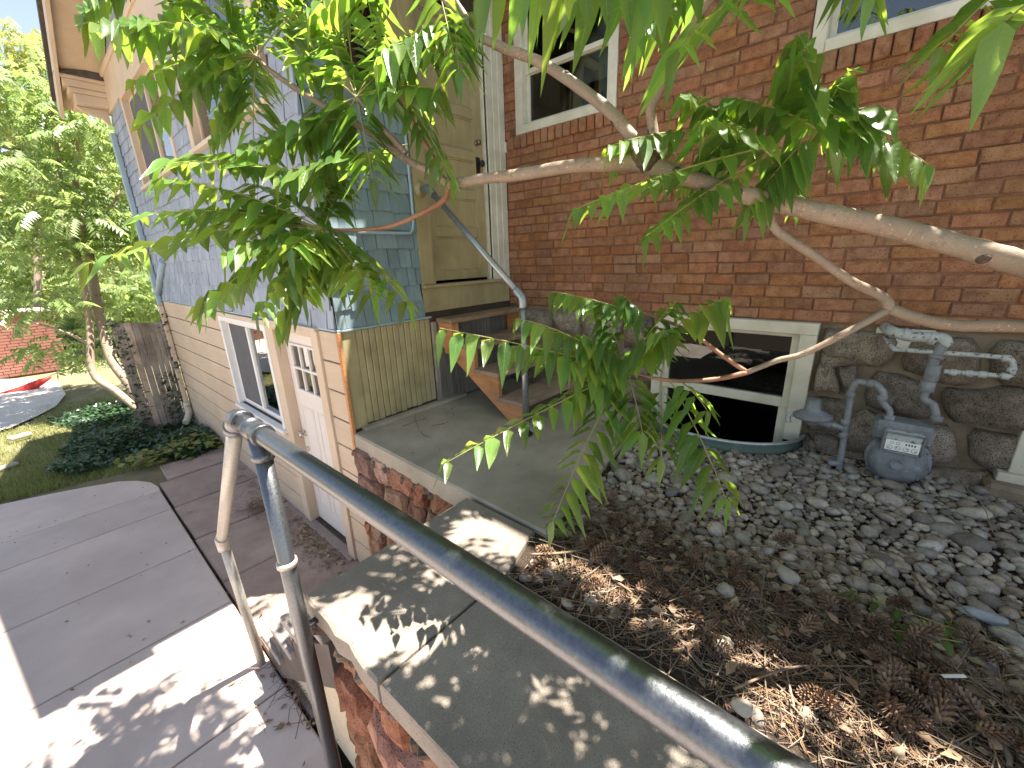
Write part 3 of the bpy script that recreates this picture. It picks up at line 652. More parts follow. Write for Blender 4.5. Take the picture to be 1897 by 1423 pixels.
# cornice return at the far corner
m = MB(); m.box((.98, 8.72, 3.72), (XS - .01, 9.40, 3.80), .006).box((1.02, 8.76, 3.66), (XS - .01, 9.36, 3.72), .01).box((1.07, 8.80, 3.54), (XS - .01, 9.32, 3.66), .006).box((.94, 8.68, 3.80), (XS - .01, 9.44, 3.84), .006); m.build('cornice_return', 'trim', ad)
m = MB(); m.prism([(.92, 3.842), (XS - .01, 3.842), (XS - .01, 3.98)], 'y', 8.66, 9.45); m.build('return_roof', 'roofing', ad)
m = MB(); m.prism([(1.08, 3.535), (XS - .05, 3.535), (XS - .05, 3.36), (1.37, 3.37), (1.32, 3.43), (1.22, 3.455), (1.12, 3.49)], 'y', 8.95, 9.02); m.build('bracket', 'trim', ad)
m = MB(); m.box((XS - .045, 3.0, 3.50), (XS - .004, YF + .03, 3.93), .004).box((XS - .075, 3.0, 3.88), (XS - .004, YF + .05, 3.95), .01); m.build('frieze_board', 'trim', ad)
MB().box((XS - .03, YD - .03, ZFL - .01), (XS - .002, YF + .02, ZFL + .006), .002).build('flashing', 'bluepipe', ad)
MB().box((XS - .03, YD - .032, ZFL - .012), (2.30, YD - .002, ZFL + .004), .002).build('flashing', 'bluepipe', ad)
# upper windows on the left wall
def left_window(name, h, f=.09, glass='glass', mull=None, screen=None, mat='trim'):
    y0, y1, z0, z1 = h; wn = empty(name, (XS, (y0 + y1) / 2, z0)); wn.parent = ad; wn.location = Vector((XS, (y0 + y1) / 2, z0)) - ad.location
    m = MB(); x0 = XS - .04; m.box((x0, y0 - f, z0 - .02), (XS + .05, y0, z1 + f), .004).box((x0, y1, z0 - .02), (XS + .05, y1 + f, z1 + f), .004).box((x0 - .03, y0 - f - .02, z0 - .06), (XS + .05, y1 + f + .02, z0 - .0205), .004).box((x0, y0, z1), (XS + .05, y1, z1 + f), .004); m.build('window_frame', mat, wn)
    s = .04; m = MB(); xs = XS + .03
    m.box((xs, y0, z0 - .02), (xs + .04, y0 + s, z1), .003).box((xs, y1 - s, z0 - .02), (xs + .04, y1, z1), .003).box((xs, y0 + s, z0 - .02), (xs + .04, y1 - s, z0 + s), .003).box((xs, y0 + s, z1 - s), (xs + .04, y1 - s, z1), .003)
    if mull: m.box((xs - .01, mull - .025, z0 + s), (xs + .045, mull + .025, z1 - s), .003)
    m.build('sash', mat if mat == 'trim' else 'vinyl', wn)
    MB().box((xs + .018, y0 + s, z0 + s), (xs + .021, y1 - s, z1 - s)).build('pane', glass, wn)
    MB().box((XS + .35, y0 - .2, z0 - .2), (XS + .36, y1 + .2, z1 + .1)).build('dark_interior', 'roomdark', wn)
    if screen: MB().box((xs + .002, screen[0], z0 + s), (xs + .004, screen[1], z1 - s)).build('insect_screen', 'screen', wn)
    return wn
left_window('window', LW1, .085, mull=6.95, screen=(6.98, 7.9))
left_window('window', LW2, .11)
# lower clapboards, window and door
ZB = [ZP - .02 + i * .235 for i in range(10)]
cl_holes = [(LOWDOOR[1] + .15, LOWWIN[1] + .055, LOWWIN[2] - .06, LOWWIN[3] + .1), (LOWDOOR[0] - .12, LOWDOOR[1] + .15, -9, LOWDOOR[3] + .07)]
for i in range(9):
    z0, z1 = ZP - .02 + i * .2435, ZP - .02 + (i + 1) * .2435
    segs = [(YD + .006, YF)]
    for h in cl_holes:
        if h[2] < (z0 + z1) / 2 < h[3]:
            ns_ = []
            for a, b in segs:
                if h[1] <= a or h[0] >= b: ns_.append((a, b))
                else: ns_ += [q for q in ((a, h[0]), (h[1], b)) if q[1] - q[0] > .02]
            segs = ns_
    for a, b in segs:
        MB().box((XS - .026 - random.uniform(0, .002), a, z0 + .011), (XS - .001, b, z1), .004).build('clapboard', 'beige', ad)
MB().box((XS - .034, YD - .035, ZP - .02), (XS - .004, YD + .0, ZFL - .014), .004).build('corner_board', 'redwood', ad)
lw = left_window('window', LOWWIN, .055, mull=5.2, screen=(5.22, 5.83), mat='vinyl')
m = MB(); x0 = XS - .036; a, b, c, d = LOWWIN
m.box((x0, a - .12, c - .08), (XS, b + .12, c - .062), .002); m.build('window_sill', 'trim', ad); m = MB(); m.box((XS - .03, LOWDOOR[1] + .151, c - .06), (XS, a - .056, d + .055), .003); m.build('window_casing', 'trim', ad); m = MB(); m.box((x0 - .004, a - .09, d + .056), (XS, b + .1, d + .10), .003); m.build('window_head', 'trim', ad)
dr = empty('basement_door', (XS, 3.8, ZP)); dr.parent = ad; dr.location = Vector((XS, 3.8, ZP)) - ad.location
y0, y1, z0, z1 = LOWDOOR
m = MB(); m.box((XS - .05, y0 - .12, ZP), (XS + .06, y0, z1 + .06), .004).box((XS - .05, y1, ZP), (XS + .06, y1 + .05, z1 + .06), .004).box((XS - .042, y1 + .05, ZP), (XS + .02, y1 + .15, z1 + .06), .004).box((XS - .05, y0, z1), (XS + .06, y1, z1 + .06), .004).box((XS - .06, y0 - .12, z1 + .06), (XS + .02, y1 + .15, z1 + .085), .003); m.build('door_frame', 'trim', dr)
g0, g1, gz0, gz1 = y0 + .14, y1 - .13, .15, .60
m = MB(); xd = XS + .045
for aa, bb, cc, dd in wall_holes((y0 + .004, z0), (y1 - .004, z1 - .004), [(g0, g1, gz0, gz1)]): m.box((xd, aa, cc), (xd + .04, bb, dd))
m.build('door_leaf', 'doorwhite', dr)
m = MB(); 
for k in (0, 1, 2, 3): yy = g0 + (g1 - g0) * k / 3; m.box((xd - .012, yy - .012, gz0 - .012), (xd + .02, yy + .012, gz1 + .012), .003)
for k in (0, 1, 2): zz_ = gz0 + (gz1 - gz0) * k / 2; m.box((xd - .0135, g0 - .02, zz_ - .012), (xd + .02, g1 + .02, zz_ + .012), .003)
m.build('muntins', 'doorwhite', dr)
for k in range(3):
    for q in range(2):
        ya, yb = g0 + (g1 - g0) * k / 3 + .012, g0 + (g1 - g0) * (k + 1) / 3 - .012; za, zb = gz0 + (gz1 - gz0) * q / 2 + .012, gz0 + (gz1 - gz0) * (q + 1) / 2 - .012
        MB().box((xd + .008, ya, za), (xd + .011, yb, zb)).build('pane', 'glass', dr)
MB().box((XS + .35, y0 - .1, -.4), (XS + .36, y1 + .1, z1)).build('dark_interior', 'roomdark', dr)
for (a, b) in ((y0 + .11, (y0 + y1) / 2 - .04), ((y0 + y1) / 2 + .04, y1 - .11)):
    m = MB(); c, d = z0 + .2, -.02
    for (p, q, r_, s_) in ((a, a + .014, c, d), (b - .014, b, c, d), (a + .014, b - .014, c, c + .014), (a + .014, b - .014, d - .014, d)): m.box((xd - .005, p, r_), (xd + .001, q, s_), .002)
    m.build('door_panel', 'doorwhite', dr)
    MB().box((xd - .003, a + .03, c + .03), (xd + .001, b - .03, d - .03), .002).build('door_panel', 'doorwhite', dr)
kM = axisM((xd, y1 - .075, -.33), (-1, 0, 0)); MB().lathe([(.03, 0), (.03, .006), (.012, .008), (.012, .03), (.026, .036), (.03, .055), (.022, .066)], kM, 16).build('knob', 'nickel', dr)
MB().lathe([(.026, 0), (.026, .012), (.015, .016)], axisM((xd, y1 - .075, -.50), (-1, 0, 0)), 16).build('deadbolt', 'nickel', dr)
MB().box((XS - .09, y0 - .1, ZP - .05), (XS + .1, y1 + .1, ZP + .02), .006).build('threshold', 'pinkslab', dr)
# beadboard panel on the side
MB().box((XS + .0, YD - .018, .02), (XS + .115, YD - .001, ZFL - .014), .003).build('corner_board', 'bead', ad)
x = XS + .118
while x < 2.28:
    wd = .055 if x > 1.6 else .06
    m = MB(); m.box((x + .0015, YD - .014 - random.uniform(0, .002), .045 + random.uniform(-.012, .006)), (x + wd - .0025, YD - .001, ZFL - .014), .006); m.build('bead_board', 'bead', ad); x += wd
MB().box((XS + .06, YD - .075, -.01), (2.62, YD - .0, .028), .008).build('base_ledge', 'landing', ad)
m = MB(); m.box((2.30, YD - .03, .03), (2.352, YD - .002, ZFL - .05), .006); m.build('corner_post', 'greywood', ad)
m = MB()
for i in range(7): a = 2.36 + i * .145; m.box((a, YD - .012, -.0), (a + .141, YD - .001, .78), .003)
m.build('skirt_boards', 'oldboard', ad)
# the khaki door
kd = empty('entry_door', (2.76, YD, 1.1)); kd.parent = ad; kd.location = Vector((2.76, YD, 1.1)) - ad.location
d0, d1, z0, z1 = DOOR; yy = YD + .035
def panel_door():
    rails = [z0, 1.20, 1.50, 1.58, 1.83, 1.91, 2.16, 2.24, 2.50, 2.58, 2.84, 2.92, 3.17, z1]
    m = MB(); st = .085
    m.box((d0, yy, z0), (d0 + st, yy + .04, z1), .002).box((d1 - st - .02, yy, z0), (d1 - .004, yy + .04, z1), .002)
    for i in range(0, len(rails) - 1, 2): m.box((d0 + st + .001, yy + .001, rails[i]), (d1 - st - .021, yy + .039, rails[i + 1]), .002)
    m.build('door_leaf', 'yellow', kd)
    for i in range(1, len(rails) - 2, 2):
        a, b, c, d = d0 + st, d1 - st - .02, rails[i], rails[i + 1]
        m = MB(); m.box((a, yy + .018, c), (b, yy + .03, d)); t = .014
        for lo, hi in (((a, c), (a + t, d)), ((b - t, c), (b, d)), ((a + t, c), (b - t, c + t)), ((a + t, d - t), (b - t, d))): m.box((lo[0], yy + .006, lo[1]), (hi[0], yy + .019, hi[1]), .004)
        m.build('door_panel', 'yellow', kd)
panel_door()
MB().lathe([(.022, 0), (.022, .01), (.01, .012), (.01, .03), (.022, .038), (.024, .05), (.012, .06)], axisM((3.035, yy, 2.315), (0, -1, 0)), 14).build('deadbolt', 'brass', kd)
MB().box((3.02, yy - .006, 2.06), (3.075, yy, 2.20), .003).build('lock_plate', 'black', kd)
MB().lathe([(.012, 0), (.012, .03), (.026, .036), (.03, .055), (.02, .066)], axisM((3.05, yy - .006, 2.14), (0, -1, 0)), 14).build('knob', 'black', kd)
m = MB(); m.box((2.238, YD - .03, 1.095), (d0 - .03, YD + .03, 3.5), .004).box((d0 - .03, YD - .012, 1.095), (d0, YD + .06, 3.5), .003); m.build('door_casing', 'yellow', kd)
m = MB()
for a, b, o_ in ((d1, d1 + .03, .0), (d1 + .031, d1 + .10, .016), (d1 + .101, d1 + .165, .028), (d1 + .166, XB - .012, .036)): m.box((a, YD - o_, 1.06), (b, YD + .06, 3.5), .004)
m.build('door_casing', 'white', kd)
MB().box((2.238, YD - .055, 1.066), (XB - .012, YD + .08, 1.094), .006).build('door_sill', 'yellow', kd)
MB().box((2.24, YD - .022, .86), (XB - .012, YD - .001, 1.065), .003).build('apron_board', 'yellow', kd)
MB().box((XB - .03, YD - .055, 2.27), (XB - .005, YD - .036, 2.36), .002).build('hinge', 'white', kd)
# narrow window left of the door
sw = empty('window', (2, YD, 2.5)); sw.parent = ad; sw.location = Vector((2, YD, 2.5)) - ad.location
a, b, c, d = SWIN; f = .07
m = MB(); m.box((a - f, YD - .03, c - f), (a, YD + .06, d + f), .003).box((b, YD - .03, c - f), (b + .075, YD + .06, d + f), .003).box((a, YD - .035, c - f), (b, YD + .06, c), .003).box((a, YD - .03, d), (b, YD + .06, d + f), .003); m.build('window_frame', 'yellow', sw)
MB().box((a, YD + .035, c), (b, YD + .038, d)).build('pane', 'glass', sw); MB().box((a - .1, YD + .3, c - .1), (b + .1, YD + .31, d + .1)).build('dark_interior', 'roomdark', sw)
# conduit on blue shingles and downspout
c1 = [on_z(0, 0, 0)] and None
MB().tube(catmull([(2.20, YD - .04, 2.4), (2.20, YD - .04, 1.75), (2.195, YD - .04, 1.60), (2.17, YD - .04, 1.53), (2.10, YD - .04, 1.515), (1.7, YD - .04, 1.515)], 6), .011, 8).build('conduit', 'bluepipe', ad)
m = MB(); m.box((XS - .10, YF - .10, .74), (XS - .035, YF - .02, 3.25), .008); m.build('downspout', 'bluepipe', ad)
m = MB(); m.tube([(XS - .05, 8.0, 1.42), (XS - .055, 8.5, 1.16), (XS - .06, YF - .12, .93)], .045, 8); m.build('drain_pipe', 'bluepipe', ad)
m = MB(); m.box((XS - .10, YF - .10, -.22), (XS - .035, YF - .02, .735), .008).box((XS - .12, YF - .13, -.95), (XS - .055, YF - .05, -.35), .008); m.build('downspout', 'trim', ad)
m = MB(); m.tube(catmull([(XS - .09, YF - .09, -.95), (XS - .09, YF - .09, -1.12), (XS - .13, YF - .16, -1.2), (XS - .2, YF - .28, -1.26)], 4), .05, 10)
for k in range(4): m.lathe([(.05, 0), (.056, .006), (.056, .016), (.05, .022)], axisM((XS - .09, YF - .09, -1.12 + k * .035), (0, 0, 1)), 12)
m.build('downspout_elbow', 'wintrim', ad)
# ================================================================== WOODEN STEPS TO THE KHAKI DOOR
ws = empty('wooden_steps', (2.85, 2.4, 0), 'short flight of brown wooden steps up to the khaki door', 'steps')
TF = [(2.78, .80), (2.51, .598), (2.24, .393), (1.97, .188)]
for y, z in TF: 
    MB().box((2.355, y, z - .04), (3.36, min(y + .30, 2.985), z), .006).build('tread', 'treadwood', ws)
for x0 in (2.375, 3.30):
    prof = [(2.98, .76)]
    for i, (y, z) in enumerate(TF):
        prof += [(y + .02, z - .041)]
        prof += [(y + .02, (TF[i + 1][1] - .041) if i < 3 else .0)]
    prof += [(2.16, 0), (2.97, .56)]
    MB().prism(prof, 'x', x0, x0 + .038).build('stringer', 'redwood', ws)
MB().box((2.42, 2.80, .46), (2.46, 2.98, .76), .004).build('brace', 'redwood', ws)
MB().box((3.22, 2.1, .0), (3.26, 2.14, .35), .004).build('brace', 'redwood', ws)
# ================================================================== HANDRAIL BESIDE THE STEPS
hr = empty('step_handrail', (2.242, 1.863, 0), 'thin grey pipe handrail slanting up beside the wooden steps to the khaki door', 'handrail')
MB().tube([(2.242, 1.863, 0), (2.242, 1.863, .99)], .0235, 14).build('post', 'pipemid', hr)
MB().lathe([(.05, 0), (.05, .012), (.03, .018), (.028, .04)], axisM((2.242, 1.863, 0), (0, 0, 1)), 16).build('base_flange', 'black', hr)
A = Vector((2.242, 1.863, 1.03)); B = Vector((2.30, 2.87, 1.85)); dd = (B - A).normalized()
MB().tube(catmull([A - Vector((0, 0, .07)), A - Vector((0, 0, .03)), A + Vector((0, .008, .005)), A + dd * .05, A + dd * .08], 4), .031, 14).build('elbow', 'pipemid', hr)
MB().tube([A + dd * .05, B - dd * .05], .0235, 14).build('rail', 'pipemid', hr)
MB().tube(catmull([B - dd * .09, B - dd * .05, B, B + Vector((0, .05, .0)), B + Vector((0, .07, 0))], 4), .030, 14).build('elbow', 'pipemid', hr)
MB().tube([B + Vector((0, .05, 0)), Vector((B.x, YD - .02, B.z))], .0235, 14).build('nipple', 'pipemid', hr)
MB().lathe([(.062, 0), (.062, .008), (.04, .012), (.035, .022)], axisM((B.x, YD - .031, B.z), (0, -1, 0)), 18).build('wall_flange', 'yellow', hr)
# ================================================================== FOREGROUND HANDRAIL
fh = empty('pipe_handrail', (.39, 1.5, 0), 'thick galvanised pipe handrail crossing the foreground, bending down over the stairs', 'handrail')
RX, RZ, RR = .39, .772, .0285
MB().tube([(RX, y, RZ) for y in np.linspace(-1.4, 1.66, 16)], RR, 28).build('rail', 'pipe', fh)
MB().tube([(RX, 1.43, RZ), (RX, 1.445, RZ), (RX, 1.446, RZ), (RX, 1.53, RZ), (RX, 1.531, RZ), (RX, 1.55, RZ)], [.036, .038, .0345, .0345, .038, .036], 28).build('tee_fitting', 'pipe', fh)
MB().tube([(RX, 1.49, RZ - .02), (RX, 1.49, RZ - .075), (RX, 1.49, RZ - .076), (RX, 1.49, RZ - .10)], [.034, .034, .037, .036], 24).build('tee_collar', 'pipe', fh)
MB().tube([(RX, 1.49, RZ - .09), (RX - .003, 1.49, .0), (RX - .003, 1.488, ZP)], [.0285, .0285, .0285], 24).build('post', 'pipe', fh)
MB().tube([(RX - .002, 1.49, .235), (RX - .002, 1.49, .236), (RX - .002, 1.49, .255), (RX - .002, 1.49, .257)], [.030, .036, .036, .030], 24).build('post_ring', 'pipelight', fh)
MB().box((RX + .02, 1.475, -.075), (.47, 1.505, -.06), .003).build('bracket', 'black', fh)
E0 = Vector((RX, 1.70, RZ)); E1 = Vector((.395, 2.65, -.21)); de = (E1 - E0).normalized()
MB().tube(catmull([E0 - Vector((0, .07, 0)), E0 - Vector((0, .03, 0)), E0 + Vector((0, .005, -.006)), E0 + de * .05, E0 + de * .09], 5), .037, 24).build('elbow', 'pipe', fh)
MB().lathe([(.0375, -.02), (.0415, -.016), (.0415, .012), (.0375, .016)], axisM(E0 - Vector((0, .05, 0)), (0, 1, 0)), 24).build('elbow_bead', 'pipe', fh)
MB().lathe([(.0375, -.02), (.0415, -.016), (.0415, .012), (.0375, .016)], axisM(E0 + de * .07, de), 24).build('elbow_bead', 'pipe', fh)
MB().tube([E0 + de * .05, E1], .0285, 20).build('stair_rail', 'pipelight', fh)
MB().tube(catmull([E1 - de * .03, E1, E1 + Vector((.002, .015, -.03)), E1 + Vector((.004, .02, -.08))], 4), .036, 16).build('elbow', 'pipelight', fh)
MB().tube([E1 + Vector((.004, .02, -.05)), (.45, 2.845, ZP)], .0265, 18).build('newel_pole', 'pipelight', fh)
# ================================================================== STAIRS DOWN TO THE PATIO
st = empty('patio_stairs', (.9, 2.2, ZP), 'weathered grey wooden stairs down from the walkway to the patio, beside the pipe pole', 'stairs')
for i in range(4):
    y = 1.60 + i * .29; z = -.27 * (i + 1)
    MB().box((.475, y, z - .05), (1.37, y + .30, z), .006).build('tread', 'stairwood', st)
    MB().box((.50, y - .015, z), (1.37, y + .005, z + .22), .003).build('riser', 'stairwood', st)
prof = [(1.60, -.10), (1.60, -.50)] + [(2.72, ZP)] + [(2.84, ZP), (2.80, -1.16)]
MB().prism([(1.60, -.33), (1.60, -.60), (2.62, ZP - .0), (2.82, ZP), (2.78, -1.14)], 'x', .50, .535).build('stringer', 'darkwood', st)
MB().prism([(1.60, -.61), (1.60, ZP), (2.50, ZP), (2.58, ZP + .03)], 'x', .548, .565).build('side_panel', 'creamboard', st)
# ================================================================== GAS METER
gm = empty('gas_meter', (3.1, -.24, 0), 'grey gas meter with round body and dial window, piped to the stone base', 'gas meter')
mx = 2.99; MC = Vector((mx + .11, -.235, .10))
prof = [(.0, -.14), (.10, -.14), (.145, -.11), (.165, -.07), (.165, -.02), (.182, -.018), (.182, .012), (.165, .014), (.162, .04), (.14, .085), (.10, .105), (.03, .11)]
prof = [(r * .80, h * .9) for r, h in prof]
Mm = axisM(MC, (-1, 0, .04), (0, 0, 1))
MB().lathe(prof, Mm, 32).build('body', 'meter', gm)
m = MB(); m.box((MC.x - .09, -.30, -.065), (MC.x + .06, -.17, -.03), .01).box((MC.x - .095, -.28, -.08), (MC.x - .05, -.20, -.04), .008); m.build('foot', 'meter', gm)
for k in range(10):
    a = k * math.pi / 5 + .2; p = Mm @ Vector((.138 * math.cos(a), .138 * math.sin(a), .010)); MB().lathe([(.009, 0), (.009, .008), (.004, .011)], axisM(p, (-1, 0, .04)), 6).build('bolt', 'meter', gm)
MB().lathe([(.033, 0), (.035, .003), (.033, .008), (.026, .008), (.024, .004), (.0, .004)], axisM(Mm @ Vector((0, 0, .096)), (-1, 0, .04)), 20).build('boss', 'meter', gm)
m = MB(); m.box((MC.x - .07, -.355, .215), (MC.x + .09, -.10, .335), .02); m.build('top_case', 'meter', gm)
m = MB(); m.box((MC.x - .115, -.322, .175), (MC.x - .06, -.148, .30), .015); m.build('index_box', 'meterlight', gm)
m = MB(); xx = MC.x - .122
for lo, hi in (((-.322, .175), (-.312, .297)), ((-.158, .175), (-.148, .297)), ((-.312, .175), (-.158, .186)), ((-.312, .286), (-.158, .297))): m.box((xx, lo[0], lo[1]), (xx + .02, hi[0], hi[1]), .004)
m.build('index_frame', 'meter', gm)
dp = MB().box((xx + .004, -.306, .19), (xx + .008, -.164, .25), .001).build('dial_plate', 'dial', gm)
m = MB()
def ring(cy, cz, r): m.tube([(xx + .0036, cy + r * math.cos(t), cz + r * math.sin(t)) for t in np.linspace(0, 6.2832, 15)], .0009, 4, False)
for k in range(4):
    cy = -.184 - k * .034; cz = .208; ring(cy, cz, .0115)
    an = (.7, 2.2, 4.0, 5.3)[k]; m.box((-.0015, -.0, 0), (.0015, .011, .0012), 0, axisM((xx + .0035, cy, cz), (-1, 0, 0), (0, math.cos(an), math.sin(an))))
for k in range(2): ring(-.19 - k * .026, .236, .007)
for k in range(4): m.box((xx + .0028, -.252 - k * .012, .231), (xx + .0036, -.246 - k * .012, .242))
m.build('dial_marks', 'ink', dp)
def run(pts, r, par, mat='greypipe', name='pipe'): return MB().tube(catmull(pts, 5), r, 12).build(name, mat, par)
def collar(p, d, r, par, l=.03, mat='greypipe'): return MB().lathe([(r * .9, -l / 2), (r, -l / 2 + .003), (r, l / 2 - .003), (r * .9, l / 2)], axisM(p, d), 14).build('collar', mat, par)
T = lambda u, v, x: on_x(u, v, x)
# inlet: riser, gooseneck, spud
xr = 3.08; r0 = .0175
p0 = T(1556, 858, xr); p1 = T(1578, 722, xr); p2 = T(1588, 708, xr); p3 = T(1622, 712, xr); p4 = T(1636, 728, xr); p5 = T(1634, 742, xr); p6 = T(1648, 762, xr); p7 = T(1646, 780, xr)
run([p0 - Vector((0, 0, .05)), p0, (p0 + p1) / 2, p1], r0, gm)
run([p1 - Vector((0, 0, .03)), p1, p2, p2 + (p3 - p2) * .3, p3 - (p3 - p2) * .25, p3, p4, p4 - Vector((0, 0, .04))], r0 * 1.12, gm)
run([p4, p5, (p5 + p6) / 2, p6, p7], r0 * .95, gm)
for p, d in ((p1 - Vector((0, 0, .03)), (0, 0, 1)), (T(1566, 782, xr), (0, 0, 1)), (T(1562, 806, xr), (0, 0, 1)), (T(1612, 711, xr), p3 - p2), (p4 - Vector((0, 0, .03)), (0, 0, 1)), (p7 + Vector((0, 0, .02)), (0, 0, 1))): collar(p, d, r0 * 1.4, gm)
run([T(1564, 794, xr), T(1540, 786, xr)], r0 * 1.1, gm)
run([p0 - Vector((0, 0, .0)), T(1535, 858, xr)], r0 * 1.15, gm)
# regulator
rg = T(1505, 770, xr)
MB().lathe([(.02, -.06), (.035, -.05), (.045, -.03), (.098, -.012), (.104, -.004), (.104, .006), (.09, .016), (.055, .034), (.041, .044), (.036, .105), (.034, .112), (.02, .113)], axisM(rg, (0, .06, 1)), 26).build('regulator', 'meter', gm)
run([rg - Vector((0, 0, .02)), T(1522, 782, xr), T(1540, 787, xr)], .024, gm, 'meter', 'regulator_neck')
run([rg + Vector((0, .095, -.01)), rg + Vector((0, .125, -.03)), rg + Vector((0, .12, -.07))], .016, gm, 'meterlight', 'vent_elbow')
# outlet: spud, riser, big elbow into wall, bypass loop
xo = 3.12; q0 = T(1735, 775, xo); q1 = T(1730, 752, xo); q2 = T(1712, 738, xo); q3 = T(1716, 722, xo); q4 = T(1730, 668, xo); q5 = T(1742, 648, xo); q6 = T(1750, 628, xo)
run([q0, q1, (q1 + q2) / 2, q2, q3], .0185, gm)
run([q3, q4, q5, q6 - Vector((0, 0, .02))], .0245, gm)
collar(q0, (0, 0, 1), .027, gm); collar(q3 + Vector((0, 0, .02)), q4 - q3, .033, gm, .06); collar(T(1728, 690, xo), q4 - q3, .031, gm, .09); collar(T(1735, 660, xo), q5 - q4, .032, gm, .02)
h0 = T(1748, 612, xo); h1 = T(1720, 626, xo); h2 = T(1690, 624, xo); h3 = T(1665, 618, xo)
run([q6 - Vector((0, 0, .03)), T(1752, 634, xo), T(1742, 626, xo), h2, h3, T(1648, 612, xo + .05), T(1640, 606, xo + .25)], .028, gm, 'meterlight', 'outlet_pipe')
for p in (T(1678, 620, xo), T(1728, 627, xo)): collar(p, h3 - h2, .035, gm, .03, 'meterlight')
b0 = T(1670, 648, xo); b1 = T(1855, 662, xo); b2_ = T(1876, 672, xo); b3 = T(1874, 694, xo); b4 = T(1850, 696, xo); b5 = T(1748, 688, xo)
run([T(1640, 625, xo + .1), T(1655, 645, xo), b0, (b0 + b1) / 2, b1, b2_, b3], .0125, gm, 'meterlight', 'bypass_pipe')
run([b3, T(1866, 698, xo), b4, (b4 + b5) / 2, b5], .0125, gm, 'meterlight', 'bypass_pipe')
for u, v in ((1864, 664), (1874, 686), (1862, 697), (1795, 692), (1820, 694), (1765, 690)): collar(T(u, v, xo), (0, 1, 0) if v != 686 else (0, 0, 1), .018, gm, .03, 'meterlight')
# ================================================================== GRAVEL, STONES AND LITTER
def ico(sub=1):
    t = (1 + 5 ** .5) / 2; v = [(-1, t, 0), (1, t, 0), (-1, -t, 0), (1, -t, 0), (0, -1, t), (0, 1, t), (0, -1, -t), (0, 1, -t), (t, 0, -1), (t, 0, 1), (-t, 0, -1), (-t, 0, 1)]
    f = [(0, 11, 5), (0, 5, 1), (0, 1, 7), (0, 7, 10), (0, 10, 11), (1, 5, 9), (5, 11, 4), (11, 10, 2), (10, 7, 6), (7, 1, 8), (3, 9, 4), (3, 4, 2), (3, 2, 6), (3, 6, 8), (3, 8, 9), (4, 9, 5), (2, 4, 11), (6, 2, 10), (8, 6, 7), (9, 8, 1)]
    v = [np.array(x) / np.linalg.norm(x) for x in v]
    for _ in range(sub):
        c = {}; nf = []
        def md(a, b):
            k = (min(a, b), max(a, b))
            if k not in c: p = v[a] + v[b]; c[k] = len(v); v.append(p / np.linalg.norm(p))
            return c[k]
        for a, b, d in f: ab, bd, da = md(a, b), md(b, d), md(d, a); nf += [(a, ab, da), (b, bd, ab), (d, da, bd), (ab, bd, da)]
        f = nf
    return np.array(v), np.array(f)
IV, IF = ico(1)
def bed_z(x, y): return -.045 + .05 * math.exp(-((x - 1.5) / .38) ** 2) * (1 if y < .8 else .3) - .03 * max(0, x - 2.6)
pts = []; grid = {}
tries = 0
def bed_ok(x, y):
    if x < 1.09 + (.22 if y > 1.0 else 0): return False
    if y > 1.02 + (x - 1.37) * .155 - .02: return False
    if ((x - XB) / .47) ** 2 + ((y - .81) / .59) ** 2 < 1: return False
    return x < XB - .06
while tries < 110000 and len(pts) < 3000:
    tries += 1; x = RNG.uniform(1.1, 3.33); y = RNG.uniform(-1.9, 1.35)
    if not bed_ok(x, y): continue
    pr = 1.0 if x > 1.9 else (.6 if x > 1.78 else (.12 if x > 1.65 else .0015))
    if y > .62: pr = max(pr, .8 if x > 1.62 else .01)
    if RNG.uniform() > pr: continue
    rmax = .055 if x > 1.85 else .024
    r = float(np.clip(RNG.lognormal(math.log(.025), .42), .010, rmax)); k = (int(x / .06), int(y / .06)); bad = False
    for i in (-1, 0, 1):
        for j in (-1, 0, 1):
            for (px_, py_, pr_) in grid.get((k[0] + i, k[1] + j), ()):
                if (px_ - x) ** 2 + (py_ - y) ** 2 < (.86 * (r + pr_)) ** 2: bad = True
    if bad: continue
    grid.setdefault(k, []).append((x, y, r)); pts.append((x, y, r))
pmesh = []
for i in range(12):
    n = RNG.normal(size=3); V = IV * np.array([1.25, .98, .64]) * (1 + .12 * np.sin(IV @ RNG.normal(size=3) * 2.2 + i)[:, None]) * (1 + .04 * RNG.normal(size=(len(IV), 1)))
    pmesh.append((V, raw_mesh('pebble', V, IF, ['pebble'], 3, True)))
def psize(p):
    u, v, d = proj((p[0], p[1], 0)); return (p[2] / d if d > 0 and 0 < u < 1897 and 0 < v < 1423 else 0)
pts.sort(key=psize, reverse=True)
for x, y, r in pts[:300]:
    link('pebble', random.choice(pmesh)[1], bed, (x, y, bed_z(x, y) + r * .35), (random.gauss(0, .2), random.gauss(0, .2), random.uniform(0, 6.28)), (r, r, r))
rest = pts[300:]; VV = []; FF = []; off = 0
Rm = rand_rot(len(rest), .2)
for i, (x, y, r) in enumerate(rest):
    V = pmesh[i % 12][0] @ Rm[i].T * r + np.array([x, y, bed_z(x, y) + r * .35]); VV.append(V); FF.append(IF + off); off += len(V)
o = link('small_pebbles', raw_mesh('small_pebbles', np.concatenate(VV), np.concatenate(FF), ['pebble'], 3, True), bed); o['kind'] = 'stuff'
